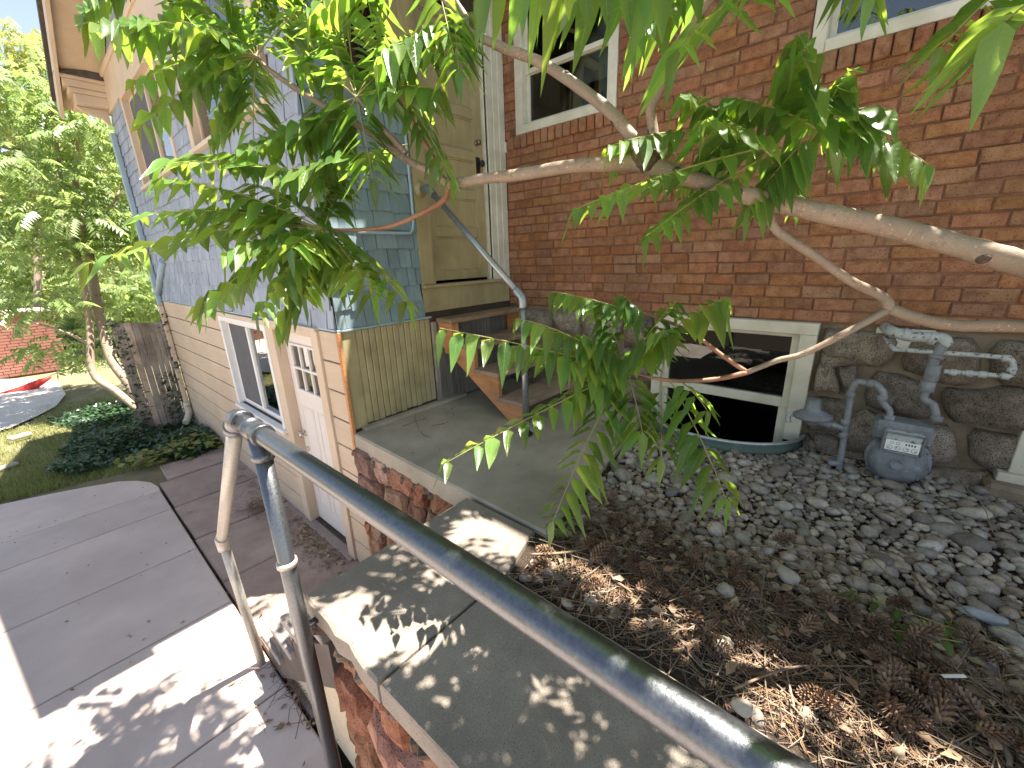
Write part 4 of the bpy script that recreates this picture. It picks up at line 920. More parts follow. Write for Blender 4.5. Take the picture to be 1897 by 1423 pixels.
# needles
def needles(name, N, fx, mat, lmin, lmax, wd, parent=None, tilt=.25):
    P = np.array([fx() for _ in range(N)]); a = RNG.uniform(0, 2 * np.pi, N); t = RNG.normal(0, tilt, N); L = RNG.uniform(lmin, lmax, N)
    d = np.stack([np.cos(a) * np.cos(t), np.sin(a) * np.cos(t), np.sin(t)], 1); s = np.stack([-np.sin(a), np.cos(a), 0 * a], 1) * (wd * RNG.uniform(.6, 1.5, N))[:, None]; up = np.array([0, 0, wd])
    bend = RNG.normal(0, .18, N)[:, None] * L[:, None] * np.stack([-np.sin(a), np.cos(a), 0 * a], 1)
    A = P - d * L[:, None] / 2; B = P + d * L[:, None] / 2; M_ = P + bend
    V = np.stack([A - s, A + s, M_ - s, M_ + s, B - s * .6, B + s * .6, A + up, M_ + up * 1.2, B + up], 1); base = (np.arange(N) * 9)[:, None, None]
    f = np.array([(0, 2, 7, 6), (6, 7, 3, 1), (2, 4, 8, 7), (7, 8, 5, 3)]); Fc = (f[None] + base).reshape(-1, 4)
    o = link(name, raw_mesh(name, V.reshape(-1, 3), Fc, [mat], 4), parent); o['kind'] = 'stuff'; return o
def litter_pt():
    while True:
        x = RNG.uniform(1.08, 3.3); y = RNG.uniform(-1.5, 1.3)
        p = math.exp(-((x - 1.38) / .38) ** 2) + .07 + (.4 if y > .75 and x < 1.9 else 0)
        if RNG.uniform() < p and bed_ok(x, y): return (x, y, bed_z(x, y) + RNG.uniform(.0, .03))
o = needles('pine_needle_litter', 11000, litter_pt, 'litter', .03, .11, .0011); tag(o, 'brown pine needle litter strewn over the gravel bed', 'needles')
def cone_mesh():
    m = MB(); n = 9
    m.tube([(0, 0, -.002), (0, 0, .04)], [.006, .004], 6)
    for k in range(68):
        t = k / 68; a = k * 2.39996; r = .0145 * math.sin(math.pi * min(1, .16 + t * .84)) ** .7 + .002; z = .004 + t * .046
        d = Vector((math.cos(a), math.sin(a), 0)); s = Vector((-math.sin(a), math.cos(a), 0)); wd = .0052 * (1 - t * .4); up = Vector((0, 0, 1)); b = d * .003 + up * (z - .001); tip = d * r + up * (z + .003 + .005 * t)
        m.add([b - s * wd * .4, b + s * wd * .4, tip + s * wd * .55, tip + d * .002 - up * .002, tip - s * wd * .55, (b + tip) / 2 - up * .003], [(0, 1, 2, 3, 4), (5, 4, 3), (5, 3, 2), (5, 2, 1), (5, 0, 4)])
    return m.mesh('pine_cone', 'cone')
cms = [cone_mesh()]
rc = random.Random(3)
for i in range(120):
    while True:
        x = rc.gauss(1.48, .2); y = rc.uniform(-1.0, .95)
        if bed_ok(x, y) and x < 2.0 and x > 1.12: break
    s = rc.uniform(1.2, 2.0)
    o = link('pine_cone', cms[0], None, (x, y, bed_z(x, y) + .026 + rc.uniform(0, .025)), (rc.uniform(1.1, 2.0), rc.uniform(-.4, .4), rc.uniform(0, 6.28)), (s, s, s)); tag(o, 'small brown pine cone lying in the needle litter', 'pine cone', 'pine cones in the needle litter')
def twig(p, q, r, name='dry_twig', fork=True, rr=random):
    p, q = Vector(p), Vector(q); n = 5; L = (q - p).length; side = Vector((-(q - p).y, (q - p).x, 0)).normalized(); b = rr.uniform(-.12, .12) * L
    pts_ = [p + (q - p) * (i / n) + side * (b * math.sin(math.pi * i / n) + rr.uniform(-.012, .012) * L) + Vector((0, 0, rr.uniform(0, .008))) for i in range(n + 1)]
    m = MB(); m.tube(catmull(pts_, 3), lerps([r, r * .9, r * .45], 3 * n + 1), 6)
    if fork:
        for k in range(rr.randint(0, 2)):
            a = pts_[rr.randint(1, n - 1)]; d = (q - p).normalized() * rr.uniform(.3, .7) + side * rr.choice((-1, 1)) * .5; e = a + d * L * rr.uniform(.12, .3) + Vector((0, 0, rr.uniform(0, .02))); m.tube([a, (a + e) / 2, e], [r * .5, r * .42, r * .25], 5)
    return m.build(name, 'twig')
rt = random.Random(21); TW = [((985, 1030), (1250, 960), .006), ((1110, 1035), (1170, 1100), .007), ((1280, 990), (1390, 1100), .004), ((1340, 1150), (1500, 1105), .003), ((1420, 1120), (1440, 1370), .003), ((1360, 1280), (1720, 1260), .004), ((1470, 920), (1700, 1140), .003), ((1390, 1010), (1620, 1030), .006), ((1690, 1060), (1800, 1180), .006), ((1700, 1050), (1860, 1310), .003), ((1720, 1230), (1745, 1350), .003), ((1690, 1310), (1780, 1390), .003), ((1820, 1340), (1870, 1420), .012), ((1560, 1210), (1750, 1225), .003), ((1000, 1000), (1330, 1130), .0025), ((1190, 920), (1500, 1010), .002), ((1660, 950), (1720, 900), .003), ((1780, 890), (1840, 990), .003), ((1180, 1180), (1380, 1160), .003), ((1060, 1110), (1200, 1010), .003)]
for (a, b, r) in TW:
    A_, B_ = on_z(*a, .02), on_z(*b, .02)
    tag(twig(A_, B_, r, 'dry_twig', True, rt), 'thin dry twig lying across the gravel and needle litter', 'twig', 'dry twigs on the gravel bed')
o = needles('dry_stems', 1000, litter_pt, 'twig', .12, .38, .0018, None, .06); tag(o, 'thin dry stems scattered over the gravel and needle litter', 'stems')
for (a, b) in (((745, 790), (790, 775)), ((770, 765), (775, 800)), ((800, 790), (830, 782)), ((1005, 960), (1045, 945)), ((780, 800), (800, 812))):
    tag(twig(on_z(*a, .004), on_z(*b, .004), .0025, 'dry_twig', True, rt), 'curled dry twig lying on the concrete landing', 'twig', 'dry twigs on the landing')
def rock(name, p, s, mat, label, sc=(1, 1, .7), seed=1):
    rg_ = np.random.default_rng(seed); V, F_ = ico(2); V = V * np.array(sc) * s * (1 + .13 * np.sin(V @ rg_.normal(size=3) * 3 + 1)[:, None] + .07 * np.sin(V @ rg_.normal(size=3) * 6)[:, None])
    o = link(name, raw_mesh(name, V, F_, [mat], 3, True), None, p, (0, 0, rg_.uniform(0, 6))); tag(o, label, 'rock'); return o
rock('rock', on_z(1820, 1140, .02), .036, 'bottle', 'smooth grey rock at the right edge of the gravel, near a leafy twig', (1.7, .7, .6), 4)
rock('rock', on_z(1345, 1095, .03), .032, 'whitestone', 'pale rounded rock half buried in sunlit pine cones', (1, .9, .8), 6)
rock('rock', on_z(1340, 1195, .03), .03, 'whitestone', 'pale egg-shaped rock beside the pipe handrail in the litter', (1.1, .8, .8), 8)
rock('rock', on_z(1375, 1310, .03), .026, 'whitestone', 'small pale rock low in the sunlit litter', (1.1, .9, .8), 9)
rock('rock', on_z(1458, 1065, .03), .04, 'whitestone', 'tan rock on the border between gravel and needles', (1.2, .9, .7), 10)
o = MB().box((-.032, -.006, 0), (.032, .006, .002), .0008, axisM(on_z(1767, 1253, .05), (0, .1, 1), (.6, -.8, .1))).build('plant_tag', 'dial'); tag(o, 'small white plastic plant tag lying in the litter', 'plant tag')
# dead leaves and litter at the beige door and on the slabs
def flat_leaves(name, N, fp, mat, s, label, cat):
    tv = np.array([(0, 0, 0), (.35, .28, .08), (1, 0, .02), (.35, -.28, .08), (.5, 0, 0)]); tf = np.array([(0, 4, 1), (1, 4, 2), (2, 4, 3), (3, 4, 0)])
    T_ = np.array([fp() for _ in range(N)]); R_ = rand_rot(N, .35) * RNG.uniform(s * .5, s * 1.3, N)[:, None, None]; V, F_ = scatter(tv, tf, (R_, T_))
    o = link(name, raw_mesh(name, V, F_, [mat], 3)); tag(o, label, cat, kind='stuff'); return o
flat_leaves('dead_leaves', 420, lambda: (1.36 - abs(RNG.normal(0, .12)), RNG.uniform(3.0, 6.4) if RNG.uniform() < .35 else RNG.normal(3.9, .35), ZP + .012), 'deadleaf', .05, 'dry leaf litter blown against the beige wall and door', 'leaves')
flat_leaves('leaf_crumbs', 240, lambda: (RNG.normal(.75, .17), RNG.normal(2.45, .25), ZP + .012), 'deadleaf', .05, 'dry leaf litter heaped at the foot of the patio stairs', 'leaves')
flat_leaves('bed_leaf_litter', 520, lambda: tuple(np.array(litter_pt()) + np.array([0, 0, .012])), 'deadleaf', .045, 'flat dry leaves mixed into the needle litter of the bed', 'leaves')
flat_leaves('leaf_specks', 60, lambda: (RNG.uniform(1.45, 3.2), RNG.uniform(1.2, 2.9), .006), 'deadleaf', .022, 'scattered dry leaf specks on the concrete landing', 'leaves')
needles('twig_pile', 150, lambda: (RNG.normal(1.15, .09), RNG.normal(5.0, .16), ZP + .03 + RNG.uniform(0, .03)), 'litter', .06, .18, .002).update() if False else None
flat_leaves('patio_specks', 130, lambda: (RNG.uniform(-1.5, 1.3), RNG.uniform(2.3, 7.2), ZP + .004), 'deadleaf', .03, 'dry leaf specks scattered over the patio slabs', 'leaves')
flat_leaves('walkway_specks', 60, lambda: (RNG.uniform(.5, 1.05), RNG.uniform(-.3, 1.55), -.006), 'deadleaf', .02, 'dry leaf specks on the concrete walkway', 'leaves')
o = needles('twig_pile', 150, lambda: (RNG.normal(1.15, .08), RNG.normal(5.0, .14), ZP + .02 + RNG.uniform(0, .04)), 'litter', .06, .2, .002); tag(o, 'little heap of dry stems on the pink slab by the beige wall', 'twigs')
o = needles('stem_pile', 130, lambda: (RNG.normal(.66, .1), RNG.normal(2.42, .2), ZP + .02 + RNG.uniform(0, .05)), 'litter', .1, .35, .002); tag(o, 'tangle of dry stems at the foot of the retaining wall', 'twigs')
# ================================================================== FOREGROUND TREE
UP = Vector((0, 0, 1))
def leaflet(m, o, d, nrm, L, W, curl, fold, rg):
    d = d.normalized(); nrm = (nrm - d * nrm.dot(d)).normalized(); wv = d.cross(nrm); R_ = 6; vs = []; uv = []
    twist = rg.uniform(-.5, .5)
    for k in range(R_ + 1):
        t = k / R_; h = W * .5 * (math.sin(math.pi * t ** .55) ** .9 if 0 < t < 1 else 0.02) * (1 - .25 * t)
        c = o + d * (L * t) - UP * (curl * L * t * t) + nrm * (.02 * L * math.sin(t * 7))
        ww_ = wv * math.cos(twist * t) + nrm * math.sin(twist * t); nn = nrm * math.cos(twist * t) - wv * math.sin(twist * t)
        rip = .10 * h * math.sin(k * 2.3 + twist * 9)
        vs += [c - ww_ * h + nn * (fold * h + rip), c, c + ww_ * h + nn * (fold * h - rip)]; uv += [(0.001, t), (.5, t), (1, t)]
    fs = []
    for k in range(R_): b = k * 3; fs += [(b, b + 1, b + 4, b + 3), (b + 1, b + 2, b + 5, b + 4)]
    m.smooth = True; m.add(vs, fs, uv); m.smooth = False
def compound(base, tip, L, pairs, par, droop=.6, sag=.12, rg=random, name='leaf'):
    base, tip = Vector(base), Vector(tip); D = (tip - base).length; ctl = (base + tip) / 2 + UP * sag * D
    f = lambda t: base * (1 - t) ** 2 + ctl * 2 * t * (1 - t) + tip * t * t
    m = MB(); P = [f(i / 8) for i in range(9)]; m.cur = 1; m.tube(P, lerps([.0028, .002, .0012], 9), 5, False); m.cur = 0
    for i in range(pairs):
        t = .18 + .80 * i / max(1, pairs - 1); p = f(t); tg = (f(min(1, t + .02)) - f(t - .02)).normalized(); sd = tg.cross(UP)
        if sd.length < .15: sd = tg.cross(Vector((.7, -.6, .3)))
        sd.normalize(); k = .72 + .42 * math.sin(math.pi * (.15 + .7 * t))
        if t > .9: k *= .8
        for s in (-1, 1):
            if rg.random() < .05: continue
            dr_ = droop * rg.uniform(.75, 1.2); d = sd * s * rg.uniform(.85, 1.0) + tg * rg.uniform(.22, .42) - UP * dr_
            nr = UP * .9 + sd * s * .35 + Vector((rg.uniform(-.28, .28), rg.uniform(-.28, .28), 0))
            LL = L * k * rg.uniform(.7, 1.15); st_ = d.normalized() * .006
            leaflet(m, p + st_, d, nr, LL, LL * rg.uniform(.32, .43), rg.uniform(.02, .45), rg.uniform(.05, .6), rg)
    leaflet(m, tip, (tip - f(.93)) - UP * .2 * droop, UP, L * .8, L * .27, .2, .3, rg)
    return m.build(name, ['leaf', 'twiggreen'], par)
tr = empty('foreground_tree', (2.0, -1.7, -.05), 'pale-barked tree whose long leafy branches cross in front of the brick wall', 'tree')
def limb(pts, radii, name='branch', mat='bark', n=14, sub=6, wob=.05):
    P = catmull(pts, sub); rad = lerps(radii, len(P)); rg = random.Random(len(P) * 7 + int(radii[0] * 1e4))
    rad = [r * (1 + wob * math.sin(i * 1.9) * rg.uniform(.3, 1)) for i, r in enumerate(rad)]
    m = MB(); m.tube(P, rad, n); return m.build(name, mat, tr), P, rad
def node_ring(P, rad, i, k=1.25):
    d = (P[min(i + 1, len(P) - 1)] - P[max(0, i - 1)]).normalized(); r = rad[i]
    off = Vector((random.uniform(-1, 1), random.uniform(-1, 1), random.uniform(-.3, 1))); off = (off - d * off.dot(d)).normalized()
    MB().lathe([(.0, -.02 * r / .02 * .2), (r * .42, 0), (r * .5, r * .12), (r * .28, r * .22), (.0, r * .16)], axisM(P[i] + off * r * .88, off, d), 9).build('leaf_scar', 'scar', tr)
J2 = at(1196, 302, 1.22); J1 = at(832, 342, 1.45)
main, PM, RM = limb([at(2250, 590, 1.0), at(2050, 535, 1.0), at(1897, 490, 1.02), at(1800, 462, 1.04), at(1650, 422, 1.07), at(1450, 378, 1.13), at(1330, 348, 1.17), at(1240, 318, 1.20), J2], [.035, .032, .0295, .0278, .026, .0245, .0238, .0238, .026])
_, PA, RA = limb([J2, at(1140, 303, 1.25), at(1060, 308, 1.29), at(960, 324, 1.36), at(890, 332, 1.41), J1], [.025, .022, .020, .0185, .0175, .018])
MB().lathe([(.012, -.05), (.03, -.03), (.035, -.01), (.034, .012), (.029, .03), (.015, .045)], axisM(J2 + Vector((0, 0, .008)), (J2 - at(1240, 318, 1.2))), 14).build('burl', 'scar', tr)
_, PB, RB = limb([J2, at(1175, 262, 1.23), at(1135, 212, 1.26), at(1070, 160, 1.3), at(1000, 115, 1.34), at(930, 88, 1.38), at(885, 62, 1.4), at(850, 12, 1.42), at(800, -80, 1.44)], [.02, .019, .018, .017, .0165, .0155, .012, .011, .010])
limb([at(932, 90, 1.38), at(880, 66, 1.36), at(845, 30, 1.34), at(815, -10, 1.32), at(770, -90, 1.3)], [.012, .010, .009, .008, .007])
_, PC, RC_ = limb([J2, at(1215, 285, 1.22), at(1207, 222, 1.21), at(1206, 200, 1.2), at(1226, 158, 1.18), at(1242, 118, 1.16), at(1270, 58, 1.12), at(1312, 4, 1.08), at(1380, -90, 1.03)], [.016, .015, .0145, .014, .0135, .012, .0115, .011, .010], mat='bark')
_, PD, RD = limb([J1, at(800, 318, 1.46), at(755, 297, 1.48), at(690, 248, 1.51), at(620, 208, 1.53), at(550, 165, 1.56), at(500, 130, 1.58), at(470, 100, 1.6)], [.014, .0135, .013, .012, .0115, .011, .0085, .006])
_, PE, RE = limb([at(752, 285, 1.48), at(725, 255, 1.47), at(690, 222, 1.47), at(672, 195, 1.46), at(660, 180, 1.46)], [.011, .0105, .0095, .009, .007])
limb([at(815, 325, 1.45), at(798, 285, 1.43), at(770, 235, 1.42), at(752, 195, 1.41), at(746, 175, 1.41)], [.0085, .008, .0075, .007, .006], mat='redtwig')
limb([J1, at(820, 372, 1.47), at(775, 398, 1.5), at(720, 420, 1.53), at(660, 426, 1.56), at(600, 425, 1.58)], [.011, .0105, .009, .008, .0065, .004], mat='redtwig')
J3 = at(1648, 572, 1.22); J4 = at(1384, 690, 1.36)
limb([at(1424, 395, 1.15), at(1440, 428, 1.16), at(1500, 468, 1.17), at(1575, 520, 1.19), at(1635, 550, 1.21), J3], [.011, .012, .0125, .0125, .0135, .016])
limb([at(2250, 640, 1.12), at(2050, 610, 1.15), at(1897, 605, 1.18), at(1770, 603, 1.2), at(1700, 590, 1.21), J3], [.02, .019, .0175, .0165, .016, .016])
limb([J3, at(1570, 615, 1.25), at(1490, 655, 1.30), at(1440, 668, 1.33), J4], [.0115, .0105, .0095, .009, .0085])
limb([J4, at(1330, 702, 1.38), at(1270, 706, 1.41), at(1220, 702, 1.43), at(1160, 688, 1.46)], [.0085, .008, .007, .006, .004], mat='redtwig')
limb([J4, at(1340, 660, 1.39), at(1270, 610, 1.43), at(1190, 580, 1.47)], [.008, .007, .0055, .004], mat='redtwig')
limb([at(1448, 372, 1.13), at(1470, 315, 1.12), at(1495, 270, 1.11), at(1515, 240, 1.10)], [.006, .0055, .005, .0035], mat='twiggreen')
limb([at(1330, 345, 1.17), at(1350, 300, 1.18), at(1385, 250, 1.18)], [.006, .005, .003], mat='twiggreen')
for P, R_, idx in ((PM, RM, (17, 22, 26, 31, 34, 37, 41, 44)), (PA, RA, (4, 9, 14, 20, 25)), (PB, RB, (6, 11, 16, 20, 25)), (PC, RC_, (10, 24))):
    for i in idx:
        if i < len(P): node_ring(P, R_, i)
# leaves: base pixel, tip pixel, depths, leaflet length, pairs, droop
LV = []
def lv(b, db, t, dt, L=.12, n=8, dr=.6, sag=.12): LV.append((b, db, t, dt, L, n, dr, sag))
T1, T2, T3, T4 = (475, 105), (660, 180), (746, 175), (600, 425)
for t, dt in (((165, 45), 1.45), ((250, 150), 1.5), ((262, 230), 1.55), ((340, 40), 1.4), ((420, -40), 1.5), ((560, 20), 1.5), ((390, 260), 1.6), ((470, 290), 1.55), ((300, 110), 1.75), ((520, -20), 1.8), ((330, -10), 1.6), ((420, 215), 1.85)): lv(T1, 1.6, t, dt, .115)
for t, dt in (((535, 95), 1.4), ((590, 40), 1.45), ((640, 20), 1.6), ((815, 165), 1.35), ((875, 22), 1.4), ((560, 255), 1.5), ((760, 60), 1.5), ((690, 330), 1.4), ((600, 330), 1.55)): lv(T2, 1.46, t, dt, .115, 9 if t[0] > 800 else 8, .75 if t[0] > 800 else .55)
for t, dt in (((700, 30), 1.4), ((835, 330), 1.38), ((700, 120), 1.5)): lv(T3, 1.41, t, dt, .09, 7, .9)
lv((722, 285), 1.49, (520, 330), 1.42, .12, 8, .5); lv((640, 218), 1.52, (420, 300), 1.45, .125, 8, .3); lv((580, 330), 1.5, (305, 305), 1.42, .135, 8, .25)
for t, dt in (((165, 488), 1.5), ((255, 400), 1.5), ((300, 330), 1.45), ((345, 390), 1.6), ((385, 560), 1.5), ((480, 580), 1.45), ((565, 545), 1.55), ((690, 545), 1.5), ((470, 340), 1.65), ((420, 470), 1.45), ((640, 330), 1.6), ((540, 460), 1.4), ((330, 440), 1.7)): lv(T4, 1.58, t, dt, .12, 8, .55)
lv((330, 45), 1.5, (175, 55), 1.4, .12, 6, .6)
for b, t, d in (((430, -90), (300, 30), 1.6), ((260, -90), (150, 30), 1.5), ((520, -90), (470, 50), 1.7), ((650, -90), (700, 70), 1.5), ((770, -80), (575, 20), 1.4), ((800, -60), (840, 100), 1.35), ((600, -80), (545, 60), 1.8), ((370, -80), (400, 60), 1.8)): lv(b, d, t, d - .05, .115, 8, .6)
lv((845, 30), 1.35, (700, 110), 1.3, .12, 8, 1.1, .06); lv((840, 25), 1.34, (850, 130), 1.3, .09, 6, .5)
T5 = (1160, 685)
lv(T5, 1.46, (815, 608), 1.36, .115, 9, .95, .02); lv(T5, 1.46, (825, 858), 1.38, .1, 9, .25, .02); lv(T5, 1.46, (1025, 965), 1.36, .1, 10, .3, .12)
lv(T5, 1.46, (960, 590), 1.4, .09, 8, .5); lv((1190, 585), 1.47, (1025, 540), 1.45, .09, 9, .5, .05); lv((1190, 585), 1.47, (1150, 545), 1.45, .09, 5, .9); lv(T5, 1.46, (1335, 555), 1.25, .15, 7, .3); lv(T5, 1.46, (1080, 620), 1.4, .1, 8, .6); lv(T5, 1.46, (1190, 800), 1.35, .12, 6, .6); lv(T5, 1.46, (1050, 740), 1.5, .1, 8, .5); lv(T5, 1.46, (1230, 610), 1.3, .12, 7, .6)
for t, d in (((1000, 640), 1.5), ((1110, 560), 1.45), ((1250, 560), 1.4), ((1060, 670), 1.4)): lv(T5, 1.46, t, d, .1, 7, .45)
lv((1240, 704), 1.42, (1345, 925), 1.28, .105, 6, .5, .1); lv((1225, 704), 1.43, (1225, 850), 1.42, .1, 5, .7); lv((1260, 706), 1.41, (1310, 760), 1.3, .08, 3, .6)
T7 = (1515, 240)
lv(T7, 1.1, (1720, 305), 1.0, .085, 6, 1.0, .18); lv((1430, 270), 1.12, (1065, 388), 1.12, .09, 10, .3, .05); lv((1400, 300), 1.14, (1205, 432), 1.12, .09, 8, .4, .05); lv((1385, 250), 1.18, (1130, 270), 1.2, .1, 8, .5); lv((1385, 250), 1.18, (1270, 175), 1.16, .09, 7, .4); lv(T7, 1.1, (1480, 60), 1.05, .12, 8, .9, .05); lv(T7, 1.1, (1570, 130), 1.05, .11, 6, .8); lv(T7, 1.1, (1340, 180), 1.15, .1, 8, .5); lv(T7, 1.1, (1390, 380), 1.15, .1, 7, .7); lv((1385, 250), 1.18, (1270, 330), 1.25, .1, 7, .5); lv((1430, 290), 1.12, (1310, 220), 1.05, .1, 7, .5); lv(T7, 1.1, (1640, 200), 1.05, .1, 6, .9, .25); lv((1385, 250), 1.18, (1480, 360), 1.25, .09, 6, .7)
lv((1600, 420), 1.2, (1500, 500), 1.3, .05, 3, .7) if False else None
lv((1330, -75), .76, (890, -35), .70, .105, 9, 1.25, .06); lv((1180, -70), .95, (1000, -20), .9, .10, 6, .9, .1)
lv((1480, -90), .9, (1255, 90), .8, .10, 7, .35, .05); lv((1350, -80), 1.0, (1180, 60), 1.0, .10, 7, .8); lv((1560, -120), .85, (1610, -20), .8, .08, 5, .8); lv((1900, -60), .8, (1745, 85), .78, .075, 7, .4, .05); lv((2020, -40), .6, (1860, 40), .55, .12, 5, .5, .1)
rl = random.Random(99)
def vis_seg(b, t): return True
for b, db, t, dt, L, n, dr_, sag in list(LV):
    big = t[0] < 720 and t[1] < 600
    compound(at(*b, db), at(*t, dt), L * (1.06 if big else 1.15), n + 2, tr, dr_ * (.62 if big else 1), sag, rl)
    if big:
        for k in range((1 if rl.random() < .15 else 0) if t[1] < 310 else (1 if rl.random() < .55 else 0)): compound(at(b[0] + rl.uniform(-40, 40), b[1] + rl.uniform(-40, 40), db + rl.uniform(-.1, .2)), at(t[0] + rl.uniform(-25, 90), t[1] + rl.uniform(-50, 40), dt + rl.uniform(-.05, .35)), L * 1.06, n + 2, tr, dr_ * .7, sag, rl)
# canopy over the walkway and beyond the top of the picture
def out_of_frame(p, mrg=110):
    u, v, d = proj(p); return d < .05 or u < -mrg or u > 1897 + mrg or v < -mrg or v > 1423 + mrg
cl = []
def canopy(n, c, s, seed):
    rg = random.Random(seed); k = 0; tr_ = 0
    while k < n and tr_ < 4000:
        tr_ += 1; p = Vector((rg.gauss(c[0], s[0]), rg.gauss(c[1], s[1]), rg.gauss(c[2], s[2]))); a = rg.uniform(0, 6.28); q = p + Vector((math.cos(a), math.sin(a), rg.uniform(-.35, .2))) * rg.uniform(.3, .5)
        if p.z < 1.75 or not out_of_frame(p, 90) or not out_of_frame(q, 90) or not out_of_frame((p + q) / 2, 90): continue
        if (p - Vector(CAM)).length < .75: continue
        compound(p, q, .10, 10, tr, .4, .12, rg); k += 1
CAN = [(25, (1.35, .05, 2.5), (.36, .42, .3), 1), (20, (1.2, -.7, 2.5), (.35, .4, .3), 2), (26, (1.95, .72, 3.0), (.25, .28, .2), 3), (34, (1.25, 1.85, 2.95), (.4, .35, .2), 4), (7, (2.3, -.8, 2.9), (.35, .4, .3), 5)]
for c in CAN: canopy(*c)
nc = at(1100, -60, .72) + sdir * .75
canopy(34, tuple(nc), (.22, .22, .13), 8)  # unseen leaf cluster added sunward to shade the near leaves at top centre
nc = at(1800, 20, .75) + sdir * .7
canopy(18, tuple(nc), (.2, .2, .12), 9)  # another out-of-view cluster, added to shade the leaves at top right
limb([(2.0, -1.7, -.1), (1.95, -1.6, .8), (1.8, -1.35, 1.2), at(2250, 590, 1.0)], [.07, .06, .052, .046], 'trunk'); limb([(1.95, -1.62, .7), (1.9, -1.2, 1.8), (1.7, -.4, 2.4), (1.7, .4, 2.9), (1.6, 1.4, 3.25)], [.05, .035, .025, .018, .010]); limb([(1.9, -1.2, 1.8), (1.5, -.9, 2.3), (1.2, -.5, 2.6)], [.03, .02, .01]); limb([(1.95, -1.62, .6), (1.9, -1.1, .9), (1.75, -.85, 1.05), at(2250, 640, 1.12)], [.04, .03, .024, .02])
# fallen leafy twig on the gravel
fl = empty('fallen_leaf_sprig', on_z(1600, 1130, .03), 'wilted green leafy sprig lying on the gravel and needles', 'leaf sprig')
for a, b in (((1870, 1203), (1580, 1100)), ((1780, 1190), (1640, 1165))):
    compound(on_z(*a, .03), on_z(*b, .03), .07, 6, fl, .05, .02, rl, 'leaf')
# seedlings at the gravel edge
for i, (u, v, s) in enumerate(((1035, 990, .05), (1200, 800, .06))):
    p = on_z(u, v, 0); e = empty('seedling', p, ('small green seedling at the landing corner by the gravel', 'small green seedling between the landing and the window well')[i], 'plant')
    for k in range(4): a = k * 1.6 + i; compound(p, p + Vector((math.cos(a) * s, math.sin(a) * s, s * .9)), .04, 2, e, .2, .1, rl, 'leaf')
# ================================================================== BACKGROUND
fence = empty('wooden_fence', (1.1, 9.25, ZP), 'weathered grey-brown plank fence between the ivy and the addition', 'fence')
x = .80; i = 0
while x < 1.42:
    wd = random.uniform(.075, .12); M_ = Matrix.Rotation(random.uniform(-.01, .01), 4, 'Y')
    MB().box((x, 9.22 + random.uniform(0, .01), ZP - .05), (x + wd - .006, 9.245, .50 + random.uniform(-.05, .03) - .12 * (x - .8)), .004).build('plank', 'greywood', fence); x += wd
for z in (-.9, .1): MB().box((.78, 9.25, z), (1.42, 9.29, z + .09), .004).build('rail', 'greywood', fence)
MB().box((.74, 9.23, ZP - .05), (.80, 9.30, .52), .006).build('post', 'greywood', fence)
# ivy
def ivy(name, N, fp, s, label, mat='ivy'):
    tv = np.array([(0, 0, 0), (.25, .48, .06), (.55, .22, .05), (1, 0, -.05), (.55, -.22, .05), (.25, -.48, .06)]); tf = np.array([(0, 2, 1), (0, 3, 2), (0, 4, 3), (0, 5, 4)])
    pn = [fp() for _ in range(N)]; T_ = np.array([p[0] for p in pn]); R_ = rand_rot(N, .55); 
    V, F_ = scatter(tv, tf, (R_ * RNG.uniform(s * .6, s * 1.3, N)[:, None, None], T_)); o = link(name, raw_mesh(name, V, F_, [mat], 3)); tag(o, label, 'ivy', kind='stuff'); return o
def ivy_ground():
    while True:
        x = RNG.uniform(-1.6, 1.40); y = RNG.uniform(7.0, 11.5); e = 7.25 + .55 * (1.4 - x) * .8 + .2 * math.sin(x * 5)
        if y > e and (x > -.2 + .2 * math.sin(y * 2)): return ((x, y, ZP - .02 + RNG.uniform(0, .13) + .12 * math.sin(x * 4) * math.sin(y * 3)),)
ivy('ground_ivy', 9000, ivy_ground, .075, 'dark green ivy carpeting the ground below the fence')
def ivy_climb():
    if RNG.uniform() < .45: return ((RNG.normal(.78, .07), 9.2 + RNG.uniform(-.1, .1), RNG.uniform(ZP, .55)),)
    if RNG.uniform() < .6: return ((XS - .06 + RNG.normal(0, .03), YF - .03 + RNG.normal(0, .06), RNG.uniform(ZP, .85)),)
    return ((RNG.uniform(1.1, 1.42), 9.17 + RNG.uniform(-.05, .02), RNG.uniform(ZP, -.4)),)
ivy('climbing_ivy', 900, ivy_climb, .06, 'ivy climbing the fence end and the corner downspout')
def broad():
    a = RNG.uniform(0, 6.28); return ((.75 + .2 * RNG.normal(), 7.3 + .15 * RNG.normal(), ZP + RNG.uniform(.02, .14)),)
ivy('weeds', 160, lambda: ((RNG.choice([.95, .55, 1.25]) + RNG.normal(0, .12), 7.5 + RNG.normal(0, .16), ZP + RNG.uniform(.02, .2)),), .12, 'broad-leaved weeds at the edge of the slabs by the wall', 'grass')
